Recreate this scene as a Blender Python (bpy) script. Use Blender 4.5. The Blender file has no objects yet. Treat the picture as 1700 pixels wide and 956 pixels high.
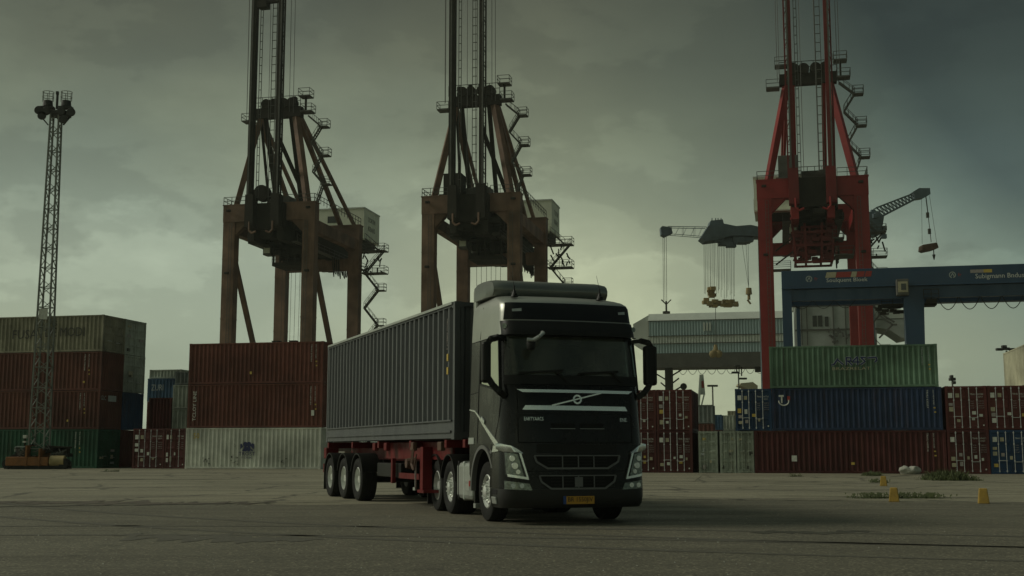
import bpy, math, random
from mathutils import Vector, Matrix
R = math.radians
random.seed(7)
scn = bpy.context.scene
COL = scn.collection

# ------------------------------------------------------------------ camera
TILT = 7.63
CAMH = 1.25
cam_d = bpy.data.cameras.new("camera"); cam = bpy.data.objects.new("camera", cam_d); COL.objects.link(cam)
cam.location = (0, 0, CAMH); cam.rotation_euler = (R(90 + TILT), 0, 0)
cam_d.sensor_width = 36; cam_d.lens = 42.35; cam_d.clip_start = 0.1; cam_d.clip_end = 9000
scn.camera = cam

# ------------------------------------------------------------------ light, sky, exposure
SUN_EL, SUN_AZ = 36, -84          # azimuth measured from +Y (view direction) towards +X
sdir = Vector((math.sin(R(SUN_AZ)) * math.cos(R(SUN_EL)), math.cos(R(SUN_AZ)) * math.cos(R(SUN_EL)), math.sin(R(SUN_EL))))
sun_d = bpy.data.lights.new("sun", 'SUN'); sun = bpy.data.objects.new("sun", sun_d); COL.objects.link(sun)
sun_d.energy = 1.5; sun_d.angle = R(20); sun_d.color = (1.0, 0.97, 0.80)
sun.rotation_euler = (-sdir).to_track_quat('-Z', 'Y').to_euler()

world = bpy.data.worlds.new("World"); scn.world = world; world.use_nodes = True
wt = world.node_tree; wt.nodes.clear()
def wn(t, **kw):
    n = wt.nodes.new(t)
    for k, v in kw.items(): setattr(n, k, v)
    return n
def wl(a, b): wt.links.new(a, b)
wout = wn('ShaderNodeOutputWorld'); bg = wn('ShaderNodeBackground'); bg.inputs[1].default_value = 0.1
sky = wn('ShaderNodeTexSky', sky_type='NISHITA'); sky.sun_disc = False
sky.sun_elevation = R(SUN_EL); sky.sun_rotation = R(SUN_AZ)
tc = wn('ShaderNodeTexCoord')
nrm = wn('ShaderNodeVectorMath', operation='NORMALIZE'); wl(tc.outputs['Generated'], nrm.inputs[0])
sep = wn('ShaderNodeSeparateXYZ'); wl(nrm.outputs[0], sep.inputs[0])
def ramp(tree, stops, interp='EASE'):
    n = tree.nodes.new('ShaderNodeValToRGB'); n.color_ramp.interpolation = interp
    el = n.color_ramp.elements
    while len(el) < len(stops): el.new(0.5)
    for e, (p, c) in zip(el, stops):
        e.position = p; e.color = (c[0], c[1], c[2], 1) if isinstance(c, (tuple, list)) else (c, c, c, 1)
    return n
zr = ramp(wt, [(0.0, (4.3, 4.75, 3.25)), (0.10, (4.2, 4.65, 3.2)), (0.157, (3.9, 4.35, 3.05)), (0.20, (3.0, 3.45, 2.45)), (0.255, (1.95, 2.25, 1.55)), (0.31, (1.25, 1.42, 0.98)), (0.36, (0.88, 0.98, 0.68)), (0.6, (1.4, 1.6, 1.15)), (1.0, (2.0, 2.3, 1.7))], 'LINEAR')
wl(sep.outputs[2], zr.inputs[0])
# thinner cloud ahead and to the left, thicker and bluer cloud towards the right
zf = wn('ShaderNodeMath', operation='MULTIPLY_ADD'); wl(sep.outputs[2], zf.inputs[0]); zf.inputs[1].default_value = 1.1; zf.inputs[2].default_value = 0.2
xadd = wn('ShaderNodeMath', operation='MULTIPLY_ADD'); wl(sep.outputs[0], xadd.inputs[0]); wl(zf.outputs[0], xadd.inputs[1]); xadd.inputs[2].default_value = 0.5
gr = ramp(wt, [(0.0, (0.85, 0.85, 0.84)), (0.30, (0.92, 0.92, 0.91)), (0.44, (1.0, 1.0, 1.0)), (0.52, (0.98, 0.98, 0.98)), (0.566, (0.74, 0.77, 0.80)), (0.61, (0.62, 0.67, 0.72)), (0.64, (0.40, 0.48, 0.55)), (0.66, (0.24, 0.30, 0.37)), (1.0, (0.34, 0.40, 0.48))], 'LINEAR'); wl(xadd.outputs[0], gr.inputs[0])
yadd = wn('ShaderNodeMath', operation='MULTIPLY_ADD'); wl(sep.outputs[1], yadd.inputs[0]); yadd.inputs[1].default_value = 0.5; yadd.inputs[2].default_value = 0.5
gry = ramp(wt, [(0.0, 1.0), (1.0, 1.0)], 'LINEAR'); wl(yadd.outputs[0], gry.inputs[0])
# clouds
mp = wn('ShaderNodeMapping'); wl(nrm.outputs[0], mp.inputs[0]); mp.inputs['Scale'].default_value = (1, 1, 2.2); mp.inputs['Location'].default_value = (0.35, 0.2, 0.12)
nz = wn('ShaderNodeTexNoise'); nz.inputs['Scale'].default_value = 4.6; nz.inputs['Detail'].default_value = 9; nz.inputs['Roughness'].default_value = 0.60; nz.inputs['Distortion'].default_value = 0.1
wl(mp.outputs[0], nz.inputs['Vector'])
cr = ramp(wt, [(0.32, 0.86), (0.465, 0.92), (0.515, 1.06), (0.66, 1.20)]); wl(nz.outputs[0], cr.inputs[0])
mp2 = wn('ShaderNodeMapping'); wl(nrm.outputs[0], mp2.inputs[0]); mp2.inputs['Scale'].default_value = (1, 1, 1.6); mp2.inputs['Location'].default_value = (1.7, 0.4, 0.9)
nz2 = wn('ShaderNodeTexNoise'); nz2.inputs['Scale'].default_value = 1.9; nz2.inputs['Detail'].default_value = 3; wl(mp2.outputs[0], nz2.inputs['Vector'])
cr2 = ramp(wt, [(0.35, (0.86, 0.90, 0.96)), (0.65, (1.08, 1.05, 0.98))]); wl(nz2.outputs[0], cr2.inputs[0])
def wmul(a, b):
    n = wn('ShaderNodeMix', data_type='RGBA', blend_type='MULTIPLY'); n.inputs[0].default_value = 1
    n.clamp_result = False
    wl(a, n.inputs[6]); wl(b, n.inputs[7]); return n.outputs[2]
# cumulus bank low over the harbour, its ragged top edge set by noise
nz3 = wn('ShaderNodeTexNoise'); nz3.inputs['Scale'].default_value = 5.5; nz3.inputs['Detail'].default_value = 10; nz3.inputs['Roughness'].default_value = 0.55; wl(mp2.outputs[0], nz3.inputs['Vector'])
bk_ = wn('ShaderNodeMath', operation='MULTIPLY_ADD'); wl(nz3.outputs[0], bk_.inputs[0]); bk_.inputs[1].default_value = -0.42; wl(sep.outputs[2], bk_.inputs[2])
bk2 = wn('ShaderNodeMath', operation='ADD'); wl(bk_.outputs[0], bk2.inputs[0]); bk2.inputs[1].default_value = 0.5
bkr = ramp(wt, [(0.0, 1.10), (0.415, 1.10), (0.438, 1.16), (0.452, 0.98), (0.52, 0.92), (0.62, 1.0), (1.0, 1.0)], 'LINEAR'); wl(bk2.outputs[0], bkr.inputs[0])
sg = wn('ShaderNodeVectorMath', operation='DOT_PRODUCT'); wl(nrm.outputs[0], sg.inputs[0]); sg.inputs[1].default_value = sdir
sgr = ramp(wt, [(0.0, 1.0), (0.6, 1.0), (0.85, 1.25), (1.0, 1.9)]); wl(sg.outputs['Value'], sgr.inputs[0])      # brighter overcast round the hidden sun
cc = wmul(wmul(sgr.outputs[0], bkr.outputs[0]), wmul(wmul(wmul(wmul(zr.outputs[0], gr.outputs[0]), gry.outputs[0]), cr.outputs[0]), cr2.outputs[0]))
mx = wn('ShaderNodeMix', data_type='RGBA'); mx.inputs[0].default_value = 0.96
wl(sky.outputs[0], mx.inputs[6]); wl(cc, mx.inputs[7])
wl(mx.outputs[2], bg.inputs[0]); wl(bg.outputs[0], wout.inputs[0])

vs = scn.view_settings; vs.view_transform = 'Standard'; vs.look = 'None'; vs.exposure = 0.0; vs.gamma = 1.0
scn.cycles.max_bounces = 6; scn.cycles.volume_bounces = 0
try: scn.cycles.use_denoising = True
except Exception: pass

# ------------------------------------------------------------------ port grid: everything on the quay is aligned to it
PA = R(12.5); CA, SA = math.cos(PA), math.sin(PA)
def P(u, v, z=0): return Vector((u * CA + v * SA, -u * SA + v * CA, z))
def az(px, v):          # quay coordinate u seen at azimuth px on line v
    a = (px - 850) / 2000
    return v * (a * CA - SA) / (CA + a * SA)
def at(px, py, Y):      # point at forward distance Y seen at px, py
    t = R(TILT)
    dx = (px - 850) / 2000; k = (478 - py) / 2000
    d = Vector((dx, math.cos(t) - k * math.sin(t), math.sin(t) + k * math.cos(t)))
    return Vector((0, 0, CAMH)) + d * (Y / d.y)

# ------------------------------------------------------------------ materials
def mat(name, col, rough=0.6, metal=0.0, var=0.25, scale=3.0, bump=0.0, bscale=40.0, dirt=None, dscale=(3, 3, 0.5), damt=0.5, coat=0.0, spec=0.5, spots=0.0):
    m = bpy.data.materials.new(name); m.use_nodes = True; nt = m.node_tree
    b = nt.nodes['Principled BSDF']
    b.inputs['Roughness'].default_value = rough; b.inputs['Metallic'].default_value = metal
    b.inputs['Coat Weight'].default_value = coat; b.inputs['Specular IOR Level'].default_value = spec
    b.inputs['Coat Roughness'].default_value = 0.08
    tc = nt.nodes.new('ShaderNodeNewGeometry')
    n = nt.nodes.new('ShaderNodeTexNoise'); n.inputs['Scale'].default_value = scale; n.inputs['Detail'].default_value = 6; n.inputs['Roughness'].default_value = 0.65
    nt.links.new(tc.outputs['Position'], n.inputs['Vector'])
    lo = tuple(c * (1 - var) for c in col); hi = tuple(min(1, c * (1 + var)) for c in col)
    r = ramp(nt, [(0.3, lo), (0.7, hi)], 'LINEAR'); nt.links.new(n.outputs[0], r.inputs[0])
    out = r.outputs[0]
    if dirt is not None:
        mpn = nt.nodes.new('ShaderNodeMapping'); mpn.inputs['Scale'].default_value = dscale
        nt.links.new(tc.outputs['Position'], mpn.inputs[0])
        n2 = nt.nodes.new('ShaderNodeTexNoise'); n2.inputs['Scale'].default_value = 1.3; n2.inputs['Detail'].default_value = 8; n2.inputs['Roughness'].default_value = 0.75
        nt.links.new(mpn.outputs[0], n2.inputs['Vector'])
        r2 = ramp(nt, [(0.52, 0.0), (0.72, damt)], 'LINEAR'); nt.links.new(n2.outputs[0], r2.inputs[0])
        mix = nt.nodes.new('ShaderNodeMix'); mix.data_type = 'RGBA'
        nt.links.new(r2.outputs[0], mix.inputs[0]); nt.links.new(out, mix.inputs[6]); mix.inputs[7].default_value = (*dirt, 1)
        out = mix.outputs[2]
        r3 = ramp(nt, [(0.35, max(0.05, rough - 0.08)), (0.7, min(1, rough + 0.15))]); nt.links.new(n2.outputs[0], r3.inputs[0]); nt.links.new(r3.outputs[0], b.inputs['Roughness'])
    if spots:
        n4 = nt.nodes.new('ShaderNodeTexNoise'); n4.inputs['Scale'].default_value = 3.2; n4.inputs['Detail'].default_value = 10; n4.inputs['Roughness'].default_value = 0.8
        nt.links.new(tc.outputs['Position'], n4.inputs['Vector'])
        r4 = ramp(nt, [(0.60, 0.0), (0.66, spots)], 'LINEAR'); nt.links.new(n4.outputs[0], r4.inputs[0])
        n5 = nt.nodes.new('ShaderNodeTexNoise'); n5.inputs['Scale'].default_value = 0.35; n5.inputs['Detail'].default_value = 2
        nt.links.new(tc.outputs['Position'], n5.inputs['Vector'])
        r5 = ramp(nt, [(0.35, 0.72), (0.65, 1.25)], 'LINEAR'); nt.links.new(n5.outputs[0], r5.inputs[0])
        m5 = nt.nodes.new('ShaderNodeMix'); m5.data_type = 'RGBA'; m5.blend_type = 'MULTIPLY'; m5.inputs[0].default_value = 1; nt.links.new(out, m5.inputs[6]); nt.links.new(r5.outputs[0], m5.inputs[7])
        m4 = nt.nodes.new('ShaderNodeMix'); m4.data_type = 'RGBA'; nt.links.new(r4.outputs[0], m4.inputs[0]); nt.links.new(m5.outputs[2], m4.inputs[6]); m4.inputs[7].default_value = (0.055, 0.028, 0.015, 1)
        out = m4.outputs[2]
    nt.links.new(out, b.inputs['Base Color'])
    if bump:
        n3 = nt.nodes.new('ShaderNodeTexNoise'); n3.inputs['Scale'].default_value = bscale; n3.inputs['Detail'].default_value = 5
        nt.links.new(tc.outputs['Position'], n3.inputs['Vector'])
        bp = nt.nodes.new('ShaderNodeBump'); bp.inputs['Strength'].default_value = bump; bp.inputs['Distance'].default_value = 0.02
        nt.links.new(n3.outputs[0], bp.inputs['Height']); nt.links.new(bp.outputs[0], b.inputs['Normal'])
    return m
RUST = (0.07, 0.035, 0.018)
def cpaint(name, col, damt=0.5, dirt=RUST, var=0.2): return mat(name, col, 0.6, 0, var, 1.2, 0.25, 9, dirt, (1.6, 1.6, 0.28), damt, spec=0.25, spots=0.6)
M = dict(
    maroon=cpaint('maroon_paint', (0.078, 0.022, 0.021)), oxblood=cpaint('oxblood_paint', (0.092, 0.026, 0.023)),
    brown=cpaint('red_brown_paint', (0.125, 0.044, 0.031)), brown2=cpaint('brown_paint', (0.105, 0.040, 0.028)),
    green=cpaint('green_paint', (0.12, 0.20, 0.135), 0.35), teal=cpaint('deep_green_paint', (0.026, 0.090, 0.052)),
    blue=cpaint('navy_paint', (0.026, 0.044, 0.092)), blue2=cpaint('blue_paint', (0.022, 0.055, 0.118)),
    white=cpaint('worn_white_paint', (0.54, 0.55, 0.48), 0.25), beige=cpaint('weathered_beige_paint', (0.25, 0.24, 0.17), 0.8, (0.06, 0.055, 0.04), 0.3),
    grey=cpaint('pale_grey_paint', (0.32, 0.35, 0.29), 0.7, (0.08, 0.085, 0.07)), grey2=cpaint('dull_grey_paint', (0.13, 0.15, 0.14), 0.6),
    slate=cpaint('slate_blue_paint', (0.045, 0.10, 0.17), 0.5), cream=cpaint('cream_paint', (0.36, 0.35, 0.25), 0.3),
    doorgrey=cpaint('grey_green_paint', (0.26, 0.29, 0.235), 0.75, (0.11, 0.10, 0.07)),
    trailerbox=mat('graphite_grey_paint', (0.074, 0.080, 0.082), 0.5, 0, 0.08, 1.5, 0.05, 20, (0.05, 0.055, 0.05), (1.2, 1.2, 0.3), 0.35),
    bar=mat('galvanised_bar', (0.42, 0.43, 0.42), 0.45, 0.5, 0.2, 6), sticker=mat('white_print', (0.55, 0.56, 0.50), 0.6, 0, 0.2, 9),
    dim=mat('faded_print', (0.30, 0.27, 0.25), 0.7, 0, 0.25, 9), ysticker=mat('yellow_print', (0.50, 0.36, 0.07), 0.6, 0, 0.15, 9), tan=mat('tan_print', (0.36, 0.33, 0.22), 0.7, 0, 0.2, 9),
    navyprint=mat('navy_print', (0.015, 0.022, 0.09), 0.6, 0, 0.1, 5), darkprint=mat('dark_stencil', (0.045, 0.045, 0.035), 0.8, 0, 0.4, 3), greyprint=mat('grey_print', (0.32, 0.36, 0.34), 0.7, 0, 0.2, 6),
    redprint=mat('red_print', (0.26, 0.03, 0.025), 0.6, 0, 0.2, 6), 
    cranebrown=mat('weathered_brown_crane_paint', (0.170, 0.104, 0.070), 0.7, 0, 0.2, 0.25, 0, 1, (0.06, 0.035, 0.022), (0.4, 0.4, 0.08), 0.6, spec=0.3, spots=0.35),
    crane_dark=mat('grimy_dark_steel', (0.028, 0.025, 0.019), 0.8, 0, 0.35, 0.5, spec=0.2), redboom=mat('dark_red_boom_paint', (0.13, 0.012, 0.011), 0.6, 0, 0.2, 0.3, spec=0.3), cranered=mat('red_crane_paint', (0.225, 0.016, 0.015), 0.5, 0, 0.15, 0.2, 0, 1, (0.13, 0.012, 0.010), (0.4, 0.4, 0.08), 0.6, spec=0.3),
    crane_steel=mat('grey_steelwork', (0.085, 0.085, 0.072), 0.7, 0, 0.3, 1), house=mat('crane_house_panels', (0.64, 0.68, 0.54), 0.6, 0, 0.1, 0.5),
    bluesteel=mat('blue_gantry_paint', (0.014, 0.046, 0.092), 0.45, 0, 0.12, 0.3, 0, 1, (0.018, 0.035, 0.06), (0.5, 0.5, 0.1), 0.5), bluegrey=mat('blue_grey_steel', (0.10, 0.135, 0.155), 0.7, 0, 0.3, 0.3),
    grab=mat('ochre_grab_paint', (0.36, 0.28, 0.13), 0.7, 0, 0.25, 1), far_panel=mat('pale_blue_cladding', (0.32, 0.42, 0.42), 0.6, 0, 0.1, 0.2),
    far_white=mat('pale_cladding', (0.50, 0.54, 0.48), 0.6, 0, 0.12, 0.2), far_dark=mat('dark_soffit_steel', (0.085, 0.085, 0.07), 0.8, 0, 0.3, 0.3), far_grey=mat('grey_concrete_cladding', (0.34, 0.37, 0.34), 0.8, 0, 0.2, 0.3),  # far_dark: one dark steel tone for soffit, rails and pilasters
    black_paint=mat('black_metallic_cab_paint', (0.007, 0.007, 0.007), 0.22, 0.0, 0.1, 2, 0, 1, (0.022, 0.020, 0.016), (0.7, 0.7, 0.5), 0.25, coat=0.12, spec=0.2),
    roof_paint=mat('sky_sheen_roof_paint', (0.42, 0.43, 0.39), 0.42, 0.85, 0.08, 2, coat=0.0),  # roof_paint: dark grey paint lightened, bright sky reflection put into its colour
    black_gloss=mat('gloss_black_panel', (0.006, 0.006, 0.006), 0.2, 0, 0.1, 3), black_plastic=mat('black_plastic', (0.010, 0.010, 0.009), 0.5, 0, 0.2, 5, spec=0.3), seam=mat('panel_gap', (0.004, 0.004, 0.004), 0.9, 0, 0, 1),  # seam: black for joints, and for shade painted in place of openings
    bumper=mat('charcoal_bumper_plastic', (0.013, 0.013, 0.012), 0.45, 0, 0.15, 4, 0.05, 90), glass=mat('tinted_cab_glass', (0.085, 0.100, 0.080), 0.08, 0, 0.5, 1.6, spec=0.6), sideglass=mat('side_window_glass', (0.34, 0.37, 0.30), 0.05, 1.0, 0.05, 1, spec=1.0),
    chrome=mat('satin_chrome', (0.80, 0.84, 0.80), 0.25, 0.85, 0.05, 2), alu=mat('brushed_aluminium', (0.50, 0.53, 0.50), 0.38, 0.7, 0.12, 8), tank=mat('tank_aluminium', (0.36, 0.38, 0.35), 0.42, 0.5, 0.15, 3),
    lens=mat('headlamp_lens', (0.13, 0.15, 0.13), 0.1, 0.5, 0.6, 22, spec=0.9), greytrim=mat('grey_grille_trim', (0.15, 0.152, 0.148), 0.4, 0.3, 0.1, 3),
    rubber=mat('tyre_rubber', (0.014, 0.014, 0.013), 0.85, 0, 0.3, 12, 0.3, 60, (0.035, 0.031, 0.025), (1, 1, 1), 0.3, spec=0.25), rim=mat('silver_wheel_rim', (0.66, 0.68, 0.64), 0.35, 0.5, 0.15, 6),
    trailer_red=mat('red_chassis_paint', (0.115, 0.008, 0.009), 0.5, 0, 0.25, 3, 0.1, 20, (0.045, 0.02, 0.015), (2, 2, 1), 0.5, spec=0.2), red_lens=mat('red_marker', (0.4, 0.02, 0.02), 0.3, 0, 0.1, 3),
    plate=mat('orange_number_plate', (0.50, 0.26, 0.02), 0.45, 0, 0.05, 3), plateblue=mat('plate_blue_band', (0.02, 0.06, 0.22), 0.5, 0, 0.05, 3), blacktext=mat('black_lettering', (0.012, 0.010, 0.008), 0.6, 0, 0, 1),
    orange=mat('worn_orange_paint', (0.22, 0.085, 0.018), 0.6, 0, 0.3, 3, 0.1, 20, (0.05, 0.03, 0.02), (2, 2, 1), 0.6), galv=mat('galvanised_lattice', (0.20, 0.21, 0.185), 0.6, 0.3, 0.2, 2),
    bollard=mat('chipped_yellow_paint', (0.35, 0.225, 0.040), 0.8, 0, 0.2, 7, 0.3, 30, (0.20, 0.15, 0.07), (4, 4, 3), 0.6), boulder=mat('pale_stone', (0.34, 0.34, 0.29), 0.9, 0, 0.25, 5, 0.5, 12),
    weed=mat('dry_green_weed', (0.055, 0.070, 0.020), 0.8, 0, 0.5, 3), lamp=mat('lamp_head_metal', (0.03, 0.03, 0.026), 0.6, 0, 0.3, 3), winglass=mat('dark_window', (0.03, 0.035, 0.03), 0.25, 0, 0.1, 1), rope=mat('steel_rope', (0.075, 0.075, 0.065), 0.6, 0.3, 0.1, 1),
    load=mat('rusty_load', (0.10, 0.055, 0.035), 0.8, 0, 0.3, 1), poster=mat('poster_print', (0.42, 0.46, 0.42), 0.6, 0, 0.4, 1.5),
    tyremark=mat('rubber_stained_asphalt', (0.086, 0.080, 0.060), 0.8, 0, 0.35, 14, 0.3, 30),
    deflector_paint=mat('grey_deflector_paint', (0.20, 0.21, 0.19), 0.36, 0.8, 0.1, 2), cabin=mat('cab_lining', (0.30, 0.29, 0.24), 0.8), cabin_dark=mat('dashboard_plastic', (0.05, 0.05, 0.045), 0.7), cabin_seat=mat('seat_cloth', (0.20, 0.20, 0.17), 0.9),
    joint=mat('joint_sealant_and_moss', (0.045, 0.043, 0.028), 0.9, 0, 0.5, 2), puddle=mat('worn_patch_earth', (0.085, 0.07, 0.05), 0.85, 0, 0.5, 1.8, 0.6, 6),
)

gm = bpy.data.materials.new('windscreen_glass'); gm.use_nodes = True; nt = gm.node_tree; nt.nodes.clear()
go = nt.nodes.new('ShaderNodeOutputMaterial'); tr_ = nt.nodes.new('ShaderNodeBsdfTransparent'); tr_.inputs[0].default_value = (0.62, 0.68, 0.60, 1)
gl = nt.nodes.new('ShaderNodeBsdfGlossy'); gl.inputs['Roughness'].default_value = 0.05; df_ = nt.nodes.new('ShaderNodeBsdfDiffuse'); df_.inputs[0].default_value = (0.30, 0.31, 0.26, 1)
fr_ = nt.nodes.new('ShaderNodeFresnel'); fr_.inputs[0].default_value = 1.62; m1 = nt.nodes.new('ShaderNodeMixShader'); m2_ = nt.nodes.new('ShaderNodeMixShader')
dn = nt.nodes.new('ShaderNodeTexNoise'); dn.inputs['Scale'].default_value = 1.6; dr_ = ramp(nt, [(0.35, 0.08), (0.7, 0.22)]); ge = nt.nodes.new('ShaderNodeNewGeometry'); nt.links.new(ge.outputs['Position'], dn.inputs[0]); nt.links.new(dn.outputs[0], dr_.inputs[0])
nt.links.new(dr_.outputs[0], m1.inputs[0]); nt.links.new(tr_.outputs[0], m1.inputs[1]); nt.links.new(df_.outputs[0], m1.inputs[2])
nt.links.new(fr_.outputs[0], m2_.inputs[0]); nt.links.new(m1.outputs[0], m2_.inputs[1]); nt.links.new(gl.outputs[0], m2_.inputs[2]); nt.links.new(m2_.outputs[0], go.inputs[0])
M['windscreen'] = gm

# ------------------------------------------------------------------ mesh helpers
class MB:
    def __init__(s): s.v = []; s.f = []
    def add(s, vs, fs):
        o = len(s.v); s.v += [tuple(p) for p in vs]; s.f += [tuple(i + o for i in f) for f in fs]; return s
    def box(s, x0, x1, y0, y1, z0, z1):
        return s.add([(x0, y0, z0), (x1, y0, z0), (x1, y1, z0), (x0, y1, z0), (x0, y0, z1), (x1, y0, z1), (x1, y1, z1), (x0, y1, z1)],
                     [(0, 3, 2, 1), (4, 5, 6, 7), (0, 1, 5, 4), (1, 2, 6, 5), (2, 3, 7, 6), (3, 0, 4, 7)])
    def bar(s, a, b, w, h=None, up=(0, 0, 1)):
        h = h or w; a = Vector(a); b = Vector(b); d = (b - a)
        if d.length < 1e-6: return s
        d.normalize(); up = Vector(up)
        if abs(d.dot(up)) > 0.98: up = Vector((0, 1, 0))
        x = d.cross(up).normalized(); y = x.cross(d)
        vs = []
        for p in (a, b):
            for i, j in ((-1, -1), (1, -1), (1, 1), (-1, 1)): vs.append(p + x * (i * w / 2) + y * (j * h / 2))
        return s.add(vs, [(0, 1, 2, 3), (7, 6, 5, 4), (0, 4, 5, 1), (1, 5, 6, 2), (2, 6, 7, 3), (3, 7, 4, 0)])
    def tube(s, a, b, r, n=8, r2=None):
        a = Vector(a); b = Vector(b); d = (b - a).normalized(); r2 = r if r2 is None else r2
        up = Vector((0, 0, 1)) if abs(d.z) < 0.95 else Vector((1, 0, 0))
        x = d.cross(up).normalized(); y = x.cross(d); vs = []
        for p, q in ((a, r), (b, r2)):
            for i in range(n):
                t = 2 * math.pi * i / n; vs.append(p + x * (q * math.cos(t)) + y * (q * math.sin(t)))
        fs = [(i, (i + 1) % n, n + (i + 1) % n, n + i) for i in range(n)] + [tuple(range(n - 1, -1, -1)), tuple(range(n, 2 * n))]
        return s.add(vs, fs)
    def path(s, pts, r, n=6):
        for a, b in zip(pts, pts[1:]): s.tube(a, b, r, n)
        return s
    def lathe(s, prof, c=(0, 0, 0), n=32, axis='y'):
        vs = []
        for r, h in prof:
            for i in range(n):
                t = 2 * math.pi * i / n; q = (r * math.cos(t), r * math.sin(t))
                p = {'y': (c[0] + q[0], c[1] + h, c[2] + q[1]), 'z': (c[0] + q[0], c[1] + q[1], c[2] + h), 'x': (c[0] + h, c[1] + q[0], c[2] + q[1])}[axis]
                vs.append(p)
        fs = []
        for k in range(len(prof) - 1):
            for i in range(n):
                j = (i + 1) % n; fs.append((k * n + i, k * n + j, (k + 1) * n + j, (k + 1) * n + i))
        return s.add(vs, fs)
    def prism(s, pts, ext):     # planar polygon pts extruded by vector ext
        n = len(pts); e = Vector(ext); vs = [Vector(p) for p in pts] + [Vector(p) + e for p in pts]
        return s.add(vs, [tuple(range(n)), tuple(range(2 * n - 1, n - 1, -1))] + [(i, n + i, n + (i + 1) % n, (i + 1) % n) for i in range(n)])
    def slab(s, fn, c4, t0, t1, nu=8, nv=4):     # curved slab: fn(a,b,off) over a bilinear quad
        vs = []
        for off in (t0, t1):
            for j in range(nv + 1):
                for i in range(nu + 1):
                    u = i / nu; v = j / nv
                    a = (c4[0][0] * (1 - u) + c4[1][0] * u) * (1 - v) + (c4[3][0] * (1 - u) + c4[2][0] * u) * v
                    b = (c4[0][1] * (1 - u) + c4[1][1] * u) * (1 - v) + (c4[3][1] * (1 - u) + c4[2][1] * u) * v
                    vs.append(fn(a, b, off))
        W = nu + 1; L = W * (nv + 1); fs = []
        for j in range(nv):
            for i in range(nu):
                k = j * W + i; fs.append((k, k + W, k + W + 1, k + 1)); fs.append((L + k, L + k + 1, L + k + W + 1, L + k + W))
        for i in range(nu):
            fs.append((i, i + 1, L + i + 1, L + i)); k = nv * W + i; fs.append((k + 1, k, L + k, L + k + 1))
        for j in range(nv):
            k = j * W; fs.append((k + W, k, L + k, L + k + W)); k += nu; fs.append((k, k + W, L + k + W, L + k))
        return s.add(vs, fs)
    def build(s, name, m, parent=None, smooth=None, bevel=0.0, kind=None, loc=None, recalc=False):
        me = bpy.data.meshes.new(name); me.from_pydata(s.v, [], s.f)
        if recalc or smooth is not None or bevel:
            import bmesh
            bm = bmesh.new(); bm.from_mesh(me); bmesh.ops.recalc_face_normals(bm, faces=bm.faces); bm.to_mesh(me); bm.free()
        me.materials.append(M[m] if isinstance(m, str) else m)
        o = bpy.data.objects.new(name, me); COL.objects.link(o)
        if parent: o.parent = parent
        if loc: o.location = loc
        if smooth is not None:
            me.shade_smooth(); me.set_sharp_from_angle(angle=R(smooth))
        if bevel:
            b = o.modifiers.new('bevel', 'BEVEL'); b.width = bevel; b.segments = 2; b.limit_method = 'ANGLE'; b.angle_limit = R(40)
        if kind: o['kind'] = kind
        return o
def box(name, m, parent, *d, **kw): return MB().box(*d).build(name, m, parent, **kw)
def thing(name, label, cat, loc=(0, 0, 0), rz=0.0, group=None):
    o = bpy.data.objects.new(name, None); COL.objects.link(o); o.location = loc; o.rotation_euler = (0, 0, rz)
    o.empty_display_size = 0.3; o['label'] = label; o['category'] = cat
    if group: o['group'] = group
    return o
def tag(o, label, cat, group=None):
    o['label'] = label; o['category'] = cat
    if group: o['group'] = group
    return o
_tx = {}
def text(body, w, h, m, parent, mtx, name='lettering', depth=0.004):
    """flat lettering fitted to w x h, local x right, local y up, then placed by mtx"""
    if body not in _tx:
        cu = bpy.data.curves.new('t', 'FONT'); cu.body = body; cu.extrude = 0.5; cu.resolution_u = 2
        to = bpy.data.objects.new('t', cu); COL.objects.link(to)
        me = bpy.data.meshes.new_from_object(to.evaluated_get(bpy.context.evaluated_depsgraph_get()))
        _tx[body] = ([v.co.copy() for v in me.vertices], [tuple(p.vertices) for p in me.polygons])
        bpy.data.objects.remove(to); bpy.data.meshes.remove(me)
    vs, fs = _tx[body]
    if not vs: return None
    x0 = min(v.x for v in vs); x1 = max(v.x for v in vs); y0 = min(v.y for v in vs); y1 = max(v.y for v in vs)
    mb = MB(); mb.add([mtx @ Vector(((v.x - x0) / (x1 - x0) * w, (v.y - y0) / (y1 - y0) * h, depth * (1 if v.z > 0 else 0))) for v in vs], fs)
    return mb.build(name, m, parent)

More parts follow.
